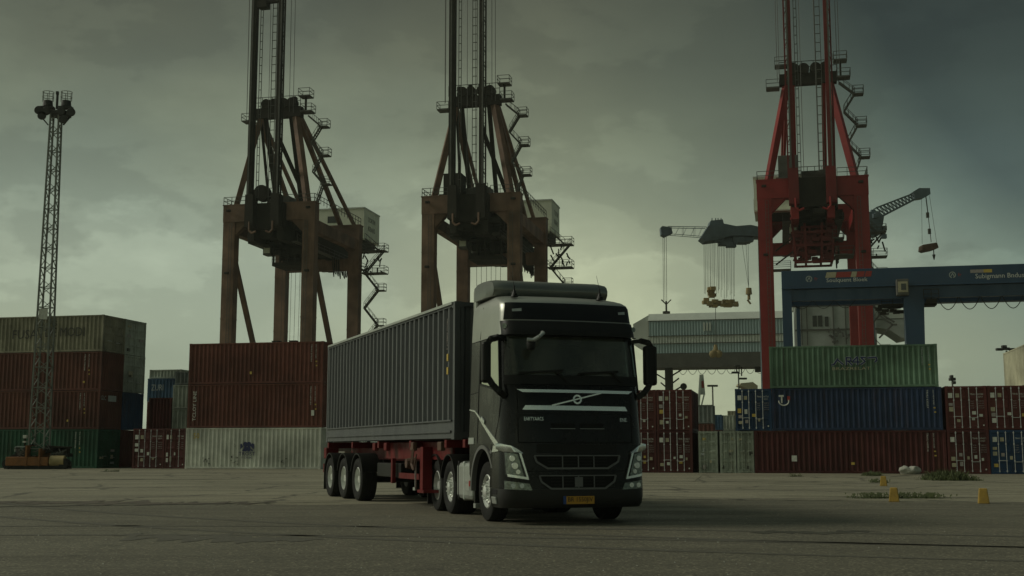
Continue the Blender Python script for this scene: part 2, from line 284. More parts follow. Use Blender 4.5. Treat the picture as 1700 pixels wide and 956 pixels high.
# ------------------------------------------------------------------ ground
def ground_mat(name, c1, c2, c3, fine, streak, speck=30.0, crack=0.0, con=1.0):
    m = bpy.data.materials.new(name); m.use_nodes = True; nt = m.node_tree; b = nt.nodes['Principled BSDF']
    tc = nt.nodes.new('ShaderNodeTexCoord')
    def noise(scale, det, mapping=None, rough=0.6):
        n = nt.nodes.new('ShaderNodeTexNoise'); n.inputs['Scale'].default_value = scale; n.inputs['Detail'].default_value = det; n.inputs['Roughness'].default_value = rough
        if mapping:
            mpn = nt.nodes.new('ShaderNodeMapping'); mpn.inputs['Scale'].default_value = mapping; mpn.inputs['Rotation'].default_value = (0, 0, R(7)); nt.links.new(tc.outputs['Object'], mpn.inputs[0]); nt.links.new(mpn.outputs[0], n.inputs['Vector'])
        else: nt.links.new(tc.outputs['Object'], n.inputs['Vector'])
        return n
    big = noise(0.16, 5); st = noise(1.0, 6, streak, 0.7); fn = noise(fine, 3, None, 0.8)
    r1 = ramp(nt, [(0.36, c1), (0.64, c2)]); nt.links.new(big.outputs[0], r1.inputs[0])
    r2 = ramp(nt, [(0.40, 0.0), (0.68, 0.85)]); nt.links.new(st.outputs[0], r2.inputs[0])
    mx = nt.nodes.new('ShaderNodeMix'); mx.data_type = 'RGBA'; nt.links.new(r2.outputs[0], mx.inputs[0]); nt.links.new(r1.outputs[0], mx.inputs[6]); mx.inputs[7].default_value = (*c3, 1)
    r3 = ramp(nt, [(0.28, 1 - 0.55 * con), (0.5, 0.98), (0.72, 1 + 0.7 * con)], 'LINEAR'); nt.links.new(fn.outputs[0], r3.inputs[0])
    m2 = nt.nodes.new('ShaderNodeMix'); m2.data_type = 'RGBA'; m2.blend_type = 'MULTIPLY'; m2.inputs[0].default_value = 1; nt.links.new(mx.outputs[2], m2.inputs[6]); nt.links.new(r3.outputs[0], m2.inputs[7])
    blot = noise(0.9, 8, None, 0.72); r6 = ramp(nt, [(0.32, 0.62), (0.42, 1.0), (0.62, 1.0), (0.72, 1.18)], 'LINEAR'); nt.links.new(blot.outputs[0], r6.inputs[0])
    m6 = nt.nodes.new('ShaderNodeMix'); m6.data_type = 'RGBA'; m6.blend_type = 'MULTIPLY'; m6.inputs[0].default_value = 1; nt.links.new(m2.outputs[2], m6.inputs[6]); nt.links.new(r6.outputs[0], m6.inputs[7])
    vo = nt.nodes.new('ShaderNodeTexVoronoi'); vo.inputs['Scale'].default_value = speck; nt.links.new(tc.outputs['Object'], vo.inputs['Vector'])
    sc_ = nt.nodes.new('ShaderNodeSeparateColor'); nt.links.new(vo.outputs['Color'], sc_.inputs[0])
    r7 = ramp(nt, [(0.0, 1 - 0.45 * con), (0.3, 1 - 0.15 * con), (0.80, 1.05), (0.93, 1 + 0.2 * con), (0.97, 1 + 1.4 * con)], 'LINEAR'); nt.links.new(sc_.outputs[0], r7.inputs[0])
    m7 = nt.nodes.new('ShaderNodeMix'); m7.data_type = 'RGBA'; m7.blend_type = 'MULTIPLY'; m7.inputs[0].default_value = 1; nt.links.new(m6.outputs[2], m7.inputs[6]); nt.links.new(r7.outputs[0], m7.inputs[7])
    m2 = m7
    if crack:
        wv = noise(0.6, 4); vm = nt.nodes.new('ShaderNodeMix'); vm.data_type = 'VECTOR'; vm.inputs[0].default_value = 0.55; nt.links.new(tc.outputs['Object'], vm.inputs[4]); nt.links.new(wv.outputs['Color'], vm.inputs[5])
        v2 = nt.nodes.new('ShaderNodeTexVoronoi'); v2.feature = 'DISTANCE_TO_EDGE'; v2.inputs['Scale'].default_value = crack; nt.links.new(vm.outputs[1], v2.inputs['Vector'])
        r8 = ramp(nt, [(0.0, 0.35), (0.010, 0.5), (0.018, 1.0)], 'LINEAR'); nt.links.new(v2.outputs['Distance'], r8.inputs[0])
        m8 = nt.nodes.new('ShaderNodeMix'); m8.data_type = 'RGBA'; m8.blend_type = 'MULTIPLY'; m8.inputs[0].default_value = 1; nt.links.new(m7.outputs[2], m8.inputs[6]); nt.links.new(r8.outputs[0], m8.inputs[7]); m2 = m8
    nt.links.new(m2.outputs[2], b.inputs['Base Color'])
    rr = ramp(nt, [(0.35, 0.62), (0.65, 0.9)]); nt.links.new(st.outputs[0], rr.inputs[0]); nt.links.new(rr.outputs[0], b.inputs['Roughness'])
    bp = nt.nodes.new('ShaderNodeBump'); bp.inputs['Strength'].default_value = 0.5; bp.inputs['Distance'].default_value = 0.012
    nt.links.new(fn.outputs[0], bp.inputs['Height']); nt.links.new(bp.outputs[0], b.inputs['Normal'])
    return m
g = MB(); N = 40
g.add([(-1500 + 3000 * i / N, -1500 + 3000 * j / N, 0) for j in range(N + 1) for i in range(N + 1)], [(j * (N + 1) + i, j * (N + 1) + i + 1, (j + 1) * (N + 1) + i + 1, (j + 1) * (N + 1) + i) for j in range(N) for i in range(N)])
g.build('ground', ground_mat('worn_concrete_yard', (0.210, 0.192, 0.132), (0.268, 0.245, 0.170), (0.138, 0.126, 0.090), 9.0, (0.10, 1.1, 1), 30.0, 0.42, 0.45), kind='structure')
# darker asphalt apron in the foreground with a broken far edge
rnd = random.Random(3); edge = []
for i in range(161):
    x = -40 + 80 * i / 160
    y = 29.0 + 0.06 * x + 0.9 * math.sin(x * 0.33) + rnd.uniform(-0.25, 0.25) + (0.9 * math.exp(-((x + 12) / 3.5) ** 2))
    edge.append((x, y))
a = MB(); n = len(edge)
a.add([(x, -30, 0.004) for x, y in edge] + [(x, y, 0.004) for x, y in edge], [(i, i + 1, n + i + 1, n + i) for i in range(n - 1)])
a.build('asphalt', ground_mat('grainy_dark_asphalt', (0.110, 0.100, 0.069), (0.140, 0.127, 0.088), (0.090, 0.083, 0.058), 26.0, (0.16, 0.8, 1), 42.0, 0.0), kind='structure')
def ragged(name, pts_c, w, m, z=0.008, seed=1, jit=0.5):
    r = random.Random(seed); b = MB(); vs = []; L = len(pts_c)
    for i, (x, y) in enumerate(pts_c):
        k = max(0.0, math.sin(math.pi * i / (L - 1))) ** 0.4
        ww = w * k * r.uniform(1 - jit, 1 + jit); o = r.uniform(-w, w) * 0.5
        vs += [(x, y - ww / 2 + o, z), (x, y + ww / 2 + o, z)]
    b.add(vs, [(2 * i, 2 * i + 2, 2 * i + 3, 2 * i + 1) for i in range(L - 1)])
    o = b.build(name, m); o['kind'] = 'structure'; return o
def line(x0, y0, x1, y1, n): return [(x0 + (x1 - x0) * i / n, y0 + (y1 - y0) * i / n) for i in range(n + 1)]
ragged('expansion_joint', line(-30, 53, 36, 43.5, 160), 0.20, 'joint', seed=2, jit=0.9)
ragged('expansion_joint', line(-26, 41.5, 30, 35.5, 140), 0.10, 'joint', seed=5, jit=0.95)
ragged('expansion_joint', line(-40, 66, 40, 56, 160), 0.16, 'joint', seed=8, jit=0.95)
ragged('crack', line(2.2, 30.6, 9.0, 30.3, 26), 0.22, 'joint', seed=9)
ragged('crack', line(6.5, 33.2, 12.5, 31.6, 26), 0.20, 'joint', seed=12)
ragged('crack', line(7, 47, 9.4, 60, 26), 0.12, 'joint', seed=13)
ragged('crack', line(-14, 47, -3, 46, 36), 0.10, 'joint', seed=14)
ragged('worn_patch', line(-13.5, 29.0, -5.6, 28.6, 60), 1.5, 'puddle', z=0.009, seed=20, jit=0.35)
ragged('crack', line(-13, 26.4, -8.5, 27.4, 30), 0.22, 'joint', z=0.013, seed=21)
ragged('crack', line(-9, 27.3, -3.8, 29.3, 30), 0.16, 'joint', z=0.013, seed=22)

def arc_strip(name, cx, cy, rad, a0, a1, w, m, seed):
    r = random.Random(seed); b = MB(); n = 70; vs = []
    for i in range(n + 1):
        t = R(a0 + (a1 - a0) * i / n); k = max(0.0, math.sin(math.pi * i / n)) ** 0.5; ww = w * k * r.uniform(0.75, 1.15)
        for s_ in (-1, 1): vs.append((cx + (rad + s_ * ww / 2) * math.cos(t), cy + (rad + s_ * ww / 2) * math.sin(t), 0.0075))
    b.add(vs, [(2 * i, 2 * i + 2, 2 * i + 3, 2 * i + 1) for i in range(n)]); o = b.build(name, m); o['kind'] = 'structure'
for k, (cx, cy, rad, a0, a1) in enumerate([(-6, -18, 36, 48, 100), (-6, -18, 38.1, 50, 104), (18, 52, 38, 206, 262), (18, 52, 40.1, 208, 258)]): arc_strip('tyre_mark', cx, cy, rad, a0, a1, 0.26, 'tyremark', 60 + k)
ragged('asphalt_patch', line(-5.8, 17.6, -2.6, 17.2, 24), 1.1, 'tyremark', z=0.0085, seed=71, jit=0.12)
ragged('oil_stain', line(3.6, 18.5, 5.6, 18.7, 18), 0.5, 'joint', z=0.0085, seed=72, jit=0.5)

# ------------------------------------------------------------------ shipping containers
class Face:      # face-local (a along, b outwards, z) -> container-local
    def __init__(s, o, ax, nx): s.o = Vector(o); s.ax = Vector(ax); s.nx = Vector(nx)
    def __call__(s, a, b, z): return s.o + s.ax * a + s.nx * b + Vector((0, 0, z))
    def box(s, mb, a0, a1, b0, b1, z0, z1):
        p = [s(a, b, z) for z in (z0, z1) for a, b in ((a0, b0), (a1, b0), (a1, b1), (a0, b1))]
        return mb.add(p, [(0, 3, 2, 1), (4, 5, 6, 7), (0, 1, 5, 4), (1, 2, 6, 5), (2, 3, 7, 6), (3, 0, 4, 7)])
    def mtx(s, a, b, z, vertical=False):
        o = s(a, b, z); zx = Vector((0, 0, 1))
        X, Y = (s.ax, zx) if not vertical else (-zx, s.ax)
        m = Matrix((X, Y, s.nx)).transposed().to_4x4(); m.translation = o; return m
_dent = 0
def corrugated(F, w, z0, z1, pitch=0.30, dep=0.055, a0=0.12, horizontal=False):
    mb = MB(); L = w - 2 * a0; n = max(2, round(L / pitch)); p = L / n; prof = []
    for i in range(n):
        s0 = a0 + i * p
        prof += [(s0, -0.012), (s0 + 0.24 * p, -0.012), (s0 + 0.44 * p, -0.012 - dep), (s0 + 0.80 * p, -0.012 - dep)]
    prof.append((a0 + L, -0.012)); vs = []
    global _dent; _dent += 1; r = random.Random(_dent); K = 5
    dents = [(r.uniform(a0, a0 + L), r.uniform(z0, z1), r.uniform(0.25, 0.8), r.uniform(0.02, 0.05)) for _ in range(int(L / 2.2) if dep < 0.08 else 0)]
    for a, b in prof:
        for k in range(K + 1):
            z = z0 + (z1 - z0) * k / K; d = (0.004 if dep < 0.08 else 0.0012) * math.sin(a * 2.1 + _dent) * math.sin(z * 1.7 + _dent * 2)
            if 0 < k < K:
                for da, dz, dr, dd in dents: d -= dd * math.exp(-((a - da) / dr) ** 2 - ((z - dz) / dr) ** 2)
            vs.append(F(a, b + d, z))
    W = K + 1
    return mb.add(vs, [(W * i + k, W * (i + 1) + k, W * (i + 1) + k + 1, W * i + k + 1) for i in range(len(prof) - 1) for k in range(K)])
def side_face(root, F, w, H, m, pitch, brail=0.14):
    corrugated(F, w, brail, H - 0.09, pitch, 0.095 if brail > 0.3 else 0.055).build('side_panel', m, root)
    F.box(MB(), 0.1, w - 0.1, -0.10, -0.002, 0.02, brail).build('bottom_rail', m, root)
    F.box(MB(), 0.1, w - 0.1, -0.09, -0.002, H - 0.09, H - 0.01).build('top_rail', m, root)
def door_face(root, F, w, H, m, seed=0, style=0, fine=True):
    r = random.Random(seed); bt, tp = 0.13, H - 0.11
    F.box(MB(), 0.1, w - 0.1, -0.10, -0.002, 0.02, bt).build('door_sill', m, root)
    F.box(MB(), 0.1, w - 0.1, -0.10, -0.002, tp, H - 0.01).build('door_header', m, root)
    mid = w / 2
    for k, (a0, a1) in enumerate(((0.11, mid - 0.012), (mid + 0.012, w - 0.11))):
        d = MB(); zs = [bt + 0.01]; nb = 4
        hh = (tp - bt - 0.02) / nb
        prof = []
        for i in range(nb):
            z = bt + 0.01 + i * hh
            prof += [(z, -0.03), (z + 0.10 * hh, -0.03), (z + 0.18 * hh, -0.062), (z + 0.84 * hh, -0.062), (z + 0.92 * hh, -0.03)]
        prof.append((tp - 0.01, -0.03)); vs = []
        for z, b in prof: vs += [F(a0, b, z), F(a1, b, z)]
        d.add(vs, [(2 * i, 2 * i + 1, 2 * i + 3, 2 * i + 2) for i in range(len(prof) - 1)])
        F.box(d, a0, a0 + 0.035, -0.06, -0.022, bt + 0.01, tp - 0.01); F.box(d, a1 - 0.035, a1, -0.06, -0.022, bt + 0.01, tp - 0.01)
        dr = d.build('door', m, root)
        for z in (0.35, 0.95, 1.55, H - 0.35):
            if z < H - 0.2: F.box(MB(), (0.04 if k == 0 else w - 0.15), (0.15 if k == 0 else w - 0.04), -0.01, 0.012, z - 0.05, z + 0.05).build('hinge', m, root) if style == 1 else None
    nb = 4 if w > 1.6 or style == 2 else 2
    fr = (0.20, 0.38, 0.57, 0.76) if nb == 4 else (0.30, 0.70)
    for q in fr:
        a = w * q; bar = MB(); bar.tube(F(a, 0.012, bt - 0.04), F(a, 0.012, tp + 0.05), 0.018 if style != 1 else 0.014, 6)
        for z in (bt + 0.02, H * 0.30, H * 0.68, tp - 0.03): F.box(bar, a - 0.035, a + 0.035, -0.03, 0.02, z - 0.03, z + 0.03)
        bar.build('locking_bar', 'bar' if style != 1 else m, root)
    if nb == 4:
        for q0, q1, z in ((0.20, 0.38, H * 0.30), (0.57, 0.76, H * 0.27)):
            F.box(MB(), w * q0 + 0.02, w * q1, 0.018, 0.036, z, z + 0.03).build('handle', 'bar', root)
    if not fine: return
    def stick(a, z, sw, sh, mm):
        F.box(MB(), a, a + sw, -0.028, 0.0, z, z + sh).build('sticker', mm, root)
    if style == 0:
        stick(w * 0.07, H * 0.73, w * 0.10, H * 0.11, 'sticker'); 
        if r.random() < 0.7: stick(w * 0.245, H * 0.74, w * 0.09, H * 0.09, 'tan')
        for zz in (0.42, 0.30 if r.random() < .5 else 0.55, 0.16):
            if r.random() < 0.85: stick(w * r.uniform(0.06, 0.09), H * zz, w * 0.10, H * r.uniform(0.06, 0.11), r.choice(['sticker', 'tan', 'sticker', 'ysticker', 'dim']))
        for zz in (0.40, 0.18):
            if r.random() < 0.7: stick(w * r.uniform(0.25, 0.28), H * zz, w * 0.08, H * r.uniform(0.05, 0.12), r.choice(['sticker', 'tan', 'dim', 'sticker']))
        for aa, zz in ((0.46, 0.33), (0.62, 0.22), (0.80, 0.30), (0.63, 0.35)):
            if r.random() < 0.6: stick(w * aa, H * zz, w * r.uniform(0.05, 0.10), H * r.uniform(0.05, 0.08), r.choice(['sticker', 'tan', 'sticker', 'ysticker']))
        stick(w * 0.88, H * 0.09, 0.07, 0.07, 'sticker')
        text('TRHU', w * 0.13, 0.085, 'sticker', root, F.mtx(w * 0.60, -0.026, H * 0.79))
        text('%06d %d' % (r.randint(100000, 999999), r.randint(1, 9)), w * 0.18, 0.085, 'sticker', root, F.mtx(w * 0.775, -0.026, H * 0.79))
        text('22G1', w * 0.11, 0.075, 'sticker', root, F.mtx(w * 0.79, -0.026, H * 0.735))
        for i in range(4):
            z = H * (0.64 - 0.052 * i)
            text(['MGW', 'TARE', 'NET', 'CU.CAP'][i], w * 0.09, 0.055, 'dim', root, F.mtx(w * 0.60, -0.026, z))
            text(['30480 KG', '2230 KG', '28250 KG', '33.2 CU.M'][i], w * 0.14, 0.06, 'dim', root, F.mtx(w * 0.79, -0.026, z))
    elif style == 1:
        for i in range(r.randint(3, 5)):
            stick(w * r.choice([0.12, 0.22, 0.58, 0.70]), H * r.choice([0.10, 0.24, 0.42, 0.50, 0.78]), w * r.uniform(0.10, 0.24), H * r.uniform(0.05, 0.10), r.choice(['darkprint', 'ysticker', 'tan', 'dim', 'greyprint']))
def container(label, m, u, v, z, Lx, Ly, H, front='side', right=None, left=None, seed=0, pitch=0.30, root=None, fine=True, group=None, brail=0.14, dstyle=0, loc=None, rz=None, fm=None):
    jr = random.Random(seed * 7 + 1)
    root = thing('shipping_container', label, 'shipping container', loc if loc is not None else P(u, v + jr.uniform(-0.05, 0.05), z), (-PA + R(jr.uniform(-0.12, 0.12))) if rz is None else rz, group)
    faces = {'front': (Face((0, 0, 0), (1, 0, 0), (0, -1, 0)), Lx, front), 'right': (Face((Lx, 0, 0), (0, 1, 0), (1, 0, 0)), Ly, right or ('end' if front == 'side' else 'side')),
             'left': (Face((0, Ly, 0), (0, -1, 0), (-1, 0, 0)), Ly, left or ('end' if front == 'side' else 'side')), 'back': (Face((Lx, Ly, 0), (-1, 0, 0), (0, 1, 0)), Lx, 'side')}
    F = None
    for k, (F, w, kind) in faces.items():
        if kind == 'door': door_face(root, F, w, H, m, seed + (0 if k == 'front' else 50), dstyle, fine)
        else: side_face(root, F, w, H, m, pitch if kind == 'side' else 0.26, brail if kind == 'side' else 0.14)
    MB().box(0.05, Lx - 0.05, 0.05, Ly - 0.05, H - 0.05, H - 0.022).build('roof_panel', m, root)
    MB().box(0.05, Lx - 0.05, 0.05, Ly - 0.05, 0.05, 0.10).build('floor_panel', m, root)
    for x in (0, Lx):
        for y in (0, Ly):
            sx = 1 if x == 0 else -1; sy = 1 if y == 0 else -1
            x0, x1 = sorted((x, x + sx * 0.11)); y0, y1 = sorted((y, y + sy * 0.11))
            MB().box(x0, x1, y0, y1, 0.118, H - 0.118).build('corner_post', fm or m, root)
            x0, x1 = sorted((x - sx * 0.004, x + sx * 0.165)); y0, y1 = sorted((y - sy * 0.004, y + sy * 0.15))
            for z0, z1 in ((0, 0.118), (H - 0.118, H)): MB().box(x0, x1, y0, y1, z0, z1).build('corner_casting', fm or m, root)
    root['_f'] = 0; del root['_f']
    return root, faces['front'][0], faces['right'][0], faces['left'][0]
def vmarks(root, F, a, H, seed=0, m='sticker', z1=0.93, yel=True):
    r = random.Random(seed)
    text('TRHU %06d' % r.randint(100000, 999999), H * 0.42, 0.085, m, root, F.mtx(a, 0.0, H * z1, True))
    text('22G1 MGW 30480', H * 0.34, 0.06, m, root, F.mtx(a + 0.32, 0.0, H * z1, True))
    if yel:
        F.box(MB(), a + 0.33, a + 0.43, -0.01, 0.003, H * 0.50, H * 0.53).build('sticker', 'ysticker', root); F.box(MB(), a + 0.35, a + 0.45, -0.01, 0.003, H * 0.40, H * 0.43).build('sticker', 'ysticker', root)

# ---- left stack (four high, door ends to the right)
VL = 73.2; uL = az(168, VL); LL = 11.6; WL = 2.82
hs = [2.60, 2.60, 2.62, 2.50]; zz = [0, 2.60, 5.20, 7.82]
defs = [('green container at the foot of the left stack behind the floodlight mast', 'teal', 'door'),
        ('red brown container in the second row of the left stack, white notice on its end', 'brown2', 'end'),
        ('red brown container in the third row of the left stack, under the weathered beige one', 'brown2', 'end'),
        ('weathered beige container with blurred dark lettering, topmost of the left stack', 'beige', 'door')]
for i, (lb, m, rt) in enumerate(defs):
    c, F, FR, FLf = container(lb, m, uL - LL, VL, zz[i], LL, WL, hs[i] - 0.01, right=rt, seed=i, pitch=0.31, dstyle=1, fine=(i == 0))
    if i in (0, 1, 2): vmarks(c, F, LL - 1.7 + 0.2 * i, hs[i], i)
    if i == 1:
        text('GLC', 0.62, 0.30, 'greyprint', c, FR.mtx(0.15, 0.0, 1.95)); FR.box(MB(), 1.05, 2.05, -0.01, 0.004, 1.88, 2.28).build('notice', 'greyprint', c)
        F.box(MB(), LL - 2.4, LL - 2.28, -0.01, 0.004, 0.5, 0.64).build('sticker', 'ysticker', c)
    if i == 2: F.box(MB(), LL - 1.35, LL - 1.2, -0.01, 0.004, 0.5, 0.62).build('sticker', 'ysticker', c)
    if i == 3:
        text('FUSA', 1.9, 0.62, 'darkprint', c, F.mtx(4.7, 0.0, 0.95)); text('DE MODI', 3.0, 0.62, 'darkprint', c, F.mtx(7.2, 0.0, 1.05)); text('PS', 0.7, 0.35, 'darkprint', c, F.mtx(7.4, 0.0, 1.8))
defs2 = [('dark red container at the foot of the left stack, beside the sticker covered maroon doors', 'oxblood', 'end'), ('blue container end in the second row of the left stack', 'blue2', 'end'),
         ('pale grey container with closed doors, third row at the right of the left stack', 'grey', 'door'), ('pale grey container with closed doors, top right of the left stack', 'grey', 'door')]
for i, (lb, m, rt) in enumerate(defs2):
    container(lb, m, uL - LL + 0.02, VL + WL + 0.05, zz[i], LL, WL, hs[i] - 0.01, right=rt, seed=20 + i, pitch=0.31, dstyle=1, fine=(i >= 2))
# the end of the lowest left container is a separate look: grey doors
# ---- middle left stack
uM = az(313, VL); LM = az(536, VL) - uM
for i, (lb, m, z, H) in enumerate([('worn white container with navy emblem, bottom of the stack behind the trailer', 'white', 0, 2.64),
                                   ('red brown container with white lettering at its left end, middle row behind the trailer', 'brown', 2.65, 2.84),
                                   ('red brown container on top of the stack behind the trailer', 'brown', 5.50, 2.70)]):
    c, F, FR, FLf = container(lb, m, uM, VL, z, LM, 2.3, H, seed=40 + i, pitch=0.30)
    if i: vmarks(c, F, LM - 0.85, H, 9 + i)
    if i == 1:
        text('TCLOY LINE', 1.95, 0.24, 'sticker', c, Matrix.Translation((0.62, -0.002, 0.45)) @ Matrix(((0, -1, 0, 0), (0, 0, -1, 0), (1, 0, 0, 0), (0, 0, 0, 1))))
        F.box(MB(), LM - 0.75, LM - 0.55, -0.01, 0.004, 0.75, 1.1).build('sticker', 'sticker', c)
    if i == 2: F.box(MB(), 4.35, 4.5, -0.01, 0.004, 0.62, 0.80).build('sticker', 'ysticker', c)
    if i == 0:
        text('50', 0.42, 0.36, 'ysticker', c, F.mtx(0.55, 0.0, 1.95))
        cx = 4.35; e = MB()
        def lobe(ax, az_, rx, rz, n=12): 
            e.prism([F(cx + ax + rx * math.cos(2 * math.pi * k / n), 0.004, 1.42 + az_ + rz * math.sin(2 * math.pi * k / n)) for k in range(n)], (0, 0.012, 0))
        def tri(*p): e.prism([F(cx + q[0], 0.005, 1.42 + q[1]) for q in p], (0, 0.012, 0))
        lobe(-0.12, 0.15, 0.16, 0.17); lobe(0.13, 0.15, 0.15, 0.17); lobe(-0.10, -0.14, 0.14, 0.17); lobe(0.12, -0.14, 0.13, 0.18)
        tri((-0.48, 0.15), (-0.40, 0.21), (-0.27, 0.02), (-0.46, -0.18)); tri((0.50, 0.15), (0.36, 0.23), (0.24, 0.08), (0.30, -0.02), (0.46, -0.18)); tri((0.26, -0.12), (0.46, -0.28), (0.28, -0.26)); tri((-0.36, -0.22), (-0.10, -0.08), (-0.10, -0.30), (-0.30, -0.27))
        e.build('emblem', 'navyprint', c)
        text('TROST', 1.15, 0.24, 'navyprint', c, F.mtx(cx - 0.57, 0.003, 0.85)); text('TOSK', 0.8, 0.12, 'navyprint', c, F.mtx(cx - 0.42, 0.003, 0.66))
        for k in range(26):
            r = random.Random(k); ax = r.choice([1.6, 3.4, 6.9]) + r.uniform(-0.35, 0.35); z0 = r.uniform(0.22, 0.75)
            F.box(MB(), ax, ax + r.uniform(0.02, 0.10), -0.012, 0.002, z0, z0 + r.uniform(0.03, 0.14)).build('rust_patch', 'darkprint', c)
# ---- maroon door ends between the two left stacks
uA = az(226, VL)
container('maroon container with many stickers on its doors, beside the green container', 'maroon', uA, VL, 0, 2.28, 6.0, 2.62, front='door', seed=61)
container('narrow maroon container doors with a yellow sticker, beside the worn white container', 'maroon', uA + 2.32, VL, 0, uM - uA - 2.36, 6.0, 2.62, front='door', seed=63, dstyle=0)
# ---- stack glimpsed between the two left stacks
vB = 81.0
uB = az(250, vB)
container('grey container holding up the red one, deep between the left stacks', 'grey2', uB, vB, 0, 6.1, 2.4, 2.6, seed=70)
container('dark red container standing deep between the two left stacks', 'oxblood', uB - 0.02, vB, 2.61, az(287, vB) - uB, 5.0, 2.4, front='end', seed=71)
container('narrow white container with grey lettering, lower of two deep beside the brown stack', 'grey', az(289, vB), vB, 2.61, 2.4, 5.0, 1.55, seed=72)
container('narrow white container with grey lettering, upper of two deep beside the brown stack', 'grey', az(289, vB), vB, 4.18, 2.4, 5.0, 1.75, seed=73)
container('slate grey container on top of the two narrow white ones', 'grey2', az(291, vB), vB, 5.95, 2.4, 5.0, 0.95, seed=74)
vC = 92.0; uC = az(246, vC)
container('rust red container under the slate blue one in the far left row', 'brown', uC, vC, 2.61, 3.6, 5.0, 2.6, seed=75); container('green grey container lowest in the far left row', 'grey2', uC, vC, 0, 6.0, 5.0, 2.6, seed=76)
c, F, _, _ = container('slate blue container with faint pale lettering in the far left row', 'slate', uC, vC, 5.22, 3.0, 7.0, 1.9, seed=77)
text('ZURI', 1.1, 0.5, 'greyprint', c, F.mtx(0.35, 0.0, 0.9))
container('pale grey container topmost of the far left row', 'grey', uC, vC + 0.3, 7.13, 2.9, 7.0, 0.75, seed=78)

# ---- right stack
VR = 66.0; H1 = 2.235
uR = az(1249, VR); LR = az(1565, VR) - uR
c, F, _, _ = container('long maroon container on the ground with a white square notice, right of the truck', 'maroon', uR, VR, 0, LR, 2.3, H1, seed=80, pitch=0.27)
vmarks(c, F, LR - 0.95, H1, 81)
F.box(MB(), 1.92, 2.19, -0.01, 0.004, 0.62, 0.93).build('notice', 'sticker', c); F.box(MB(), 4.95, 5.12, -0.01, 0.004, 0.45, 0.58).build('sticker', 'ysticker', c)
u2 = az(1280, VR); L2 = az(1561, VR) - u2
c, F, _, _ = container('long navy blue container between the green and the maroon one', 'blue', u2, VR, 2.24, L2, 2.3, H1, seed=82, pitch=0.27)
vmarks(c, F, L2 - 0.75, H1, 83)
e = MB(); e.path([F(0.62 + 0.26 * math.cos(t), 0.01, 1.55 + 0.22 * math.sin(t)) for t in [math.pi * (0.95 + 1.15 * k / 10) for k in range(11)]], 0.035)
F.box(e, 0.36, 0.62, 0.0, 0.02, 1.78, 1.88); F.box(e, 0.47, 0.55, 0.0, 0.015, 1.45, 1.78); e.build('emblem', 'sticker', c)
F.box(MB(), 0.80, 0.95, -0.01, 0.004, 1.60, 1.82).build('sticker', 'redprint', c)
u3 = az(1277.5, VR); L3 = az(1557, VR) - u3
c, F, _, _ = container('long green container with dark blue lettering, top of the right stack', 'green', u3, VR, 4.48, L3, 2.3, H1, seed=84, pitch=0.27)
vmarks(c, F, L3 - 0.8, H1, 85, 'greyprint')
for off, sc, mm in ((0.004, 1.0, 'greyprint'), (0.010, 0.0, 'navyprint')):
    wd = 0.13 if mm == 'greyprint' else 0.075
    b = MB(); bx, bz = 3.20, 1.42
    def st(*p):
        for q, w2 in zip(p, p[1:]):
            A = F(bx + q[0], off, bz + q[1]); B = F(bx + w2[0], off, bz + w2[1]); b.bar(A, B, 0.01, wd, up=(0, 0, 1)) if abs((B - A).z) < 0.9 * (B - A).length else b.bar(A, B, 0.01, wd, up=(1, 0, 0))
    st((0, -0.22), (0.14, -0.2), (0.36, 0.12)); st((0.30, 0.08), (0.62, -0.2))
    st((0.78, 0.18), (0.78, -0.24)); st((0.78, 0.16), (1.02, 0.14), (1.02, -0.02), (0.80, -0.02)); st((0.88, -0.03), (1.08, -0.24))
    st((1.10, -0.05), (1.36, 0.2), (1.36, -0.24)); st((1.12, -0.08), (1.46, -0.08)); st((1.78, 0.16), (1.52, 0.16), (1.74, -0.06), (1.50, -0.22))
    st((1.84, 0.12), (2.30, 0.16), (2.34, 0.0), (2.22, -0.1))
    b.build('lettering', mm, c)
text('BRAZRELAT', 1.95, 0.15, 'tan', c, F.mtx(3.25, 0.004, 0.93))
F.box(MB(), 0.74, 0.77, -0.01, 0.0, 0.16, H1 - 0.1).build('seam', 'darkprint', c)
# blue doors, narrow grey doors, maroon doors between truck and long containers
container('navy blue container doors with white stickers, on top of the grey ones', 'blue2', az(1219, VR), VR, 2.24, u2 - 0.03 - az(1219, VR), 6.0, H1, front='door', seed=91)
for k, (p0, p1, lb) in enumerate([(1157, 1188.5, 'narrow grey green container doors beside the maroon stack, leftmost of three'), (1192, 1218.5, 'narrow grey green container doors with two yellow stickers, middle of three'), (1220, 1248, 'narrow grey green container doors under the navy blue container, rightmost of three')]):
    container(lb, 'doorgrey', az(p0, VR), VR, 0, az(p1, VR) - az(p0, VR), 6.0, H1 - 0.01, front='door', seed=95 + k, dstyle=1, group='narrow grey container doors')
uE = az(1089, VR)
for k, (u0, w, z, lb, sd) in enumerate([(uE, 1.90, 0, 'maroon container doors with stickers, lower of the stack at the truck mirror', 101), (uE, 1.90, 2.24, 'maroon container doors with stickers, upper of the stack at the truck mirror', 102),
                                    (uE - 1.94, 1.90, 0, 'lower maroon container half hidden behind the truck cab', 103), (uE - 1.94, 1.90, 2.24, 'upper maroon container half hidden behind the truck cab', 104)]):
    container(lb, 'oxblood' if k in (1, 3) else 'maroon', u0, VR, z, w, 5.2, H1, front='door', seed=sd)
uF = az(1567, VR)
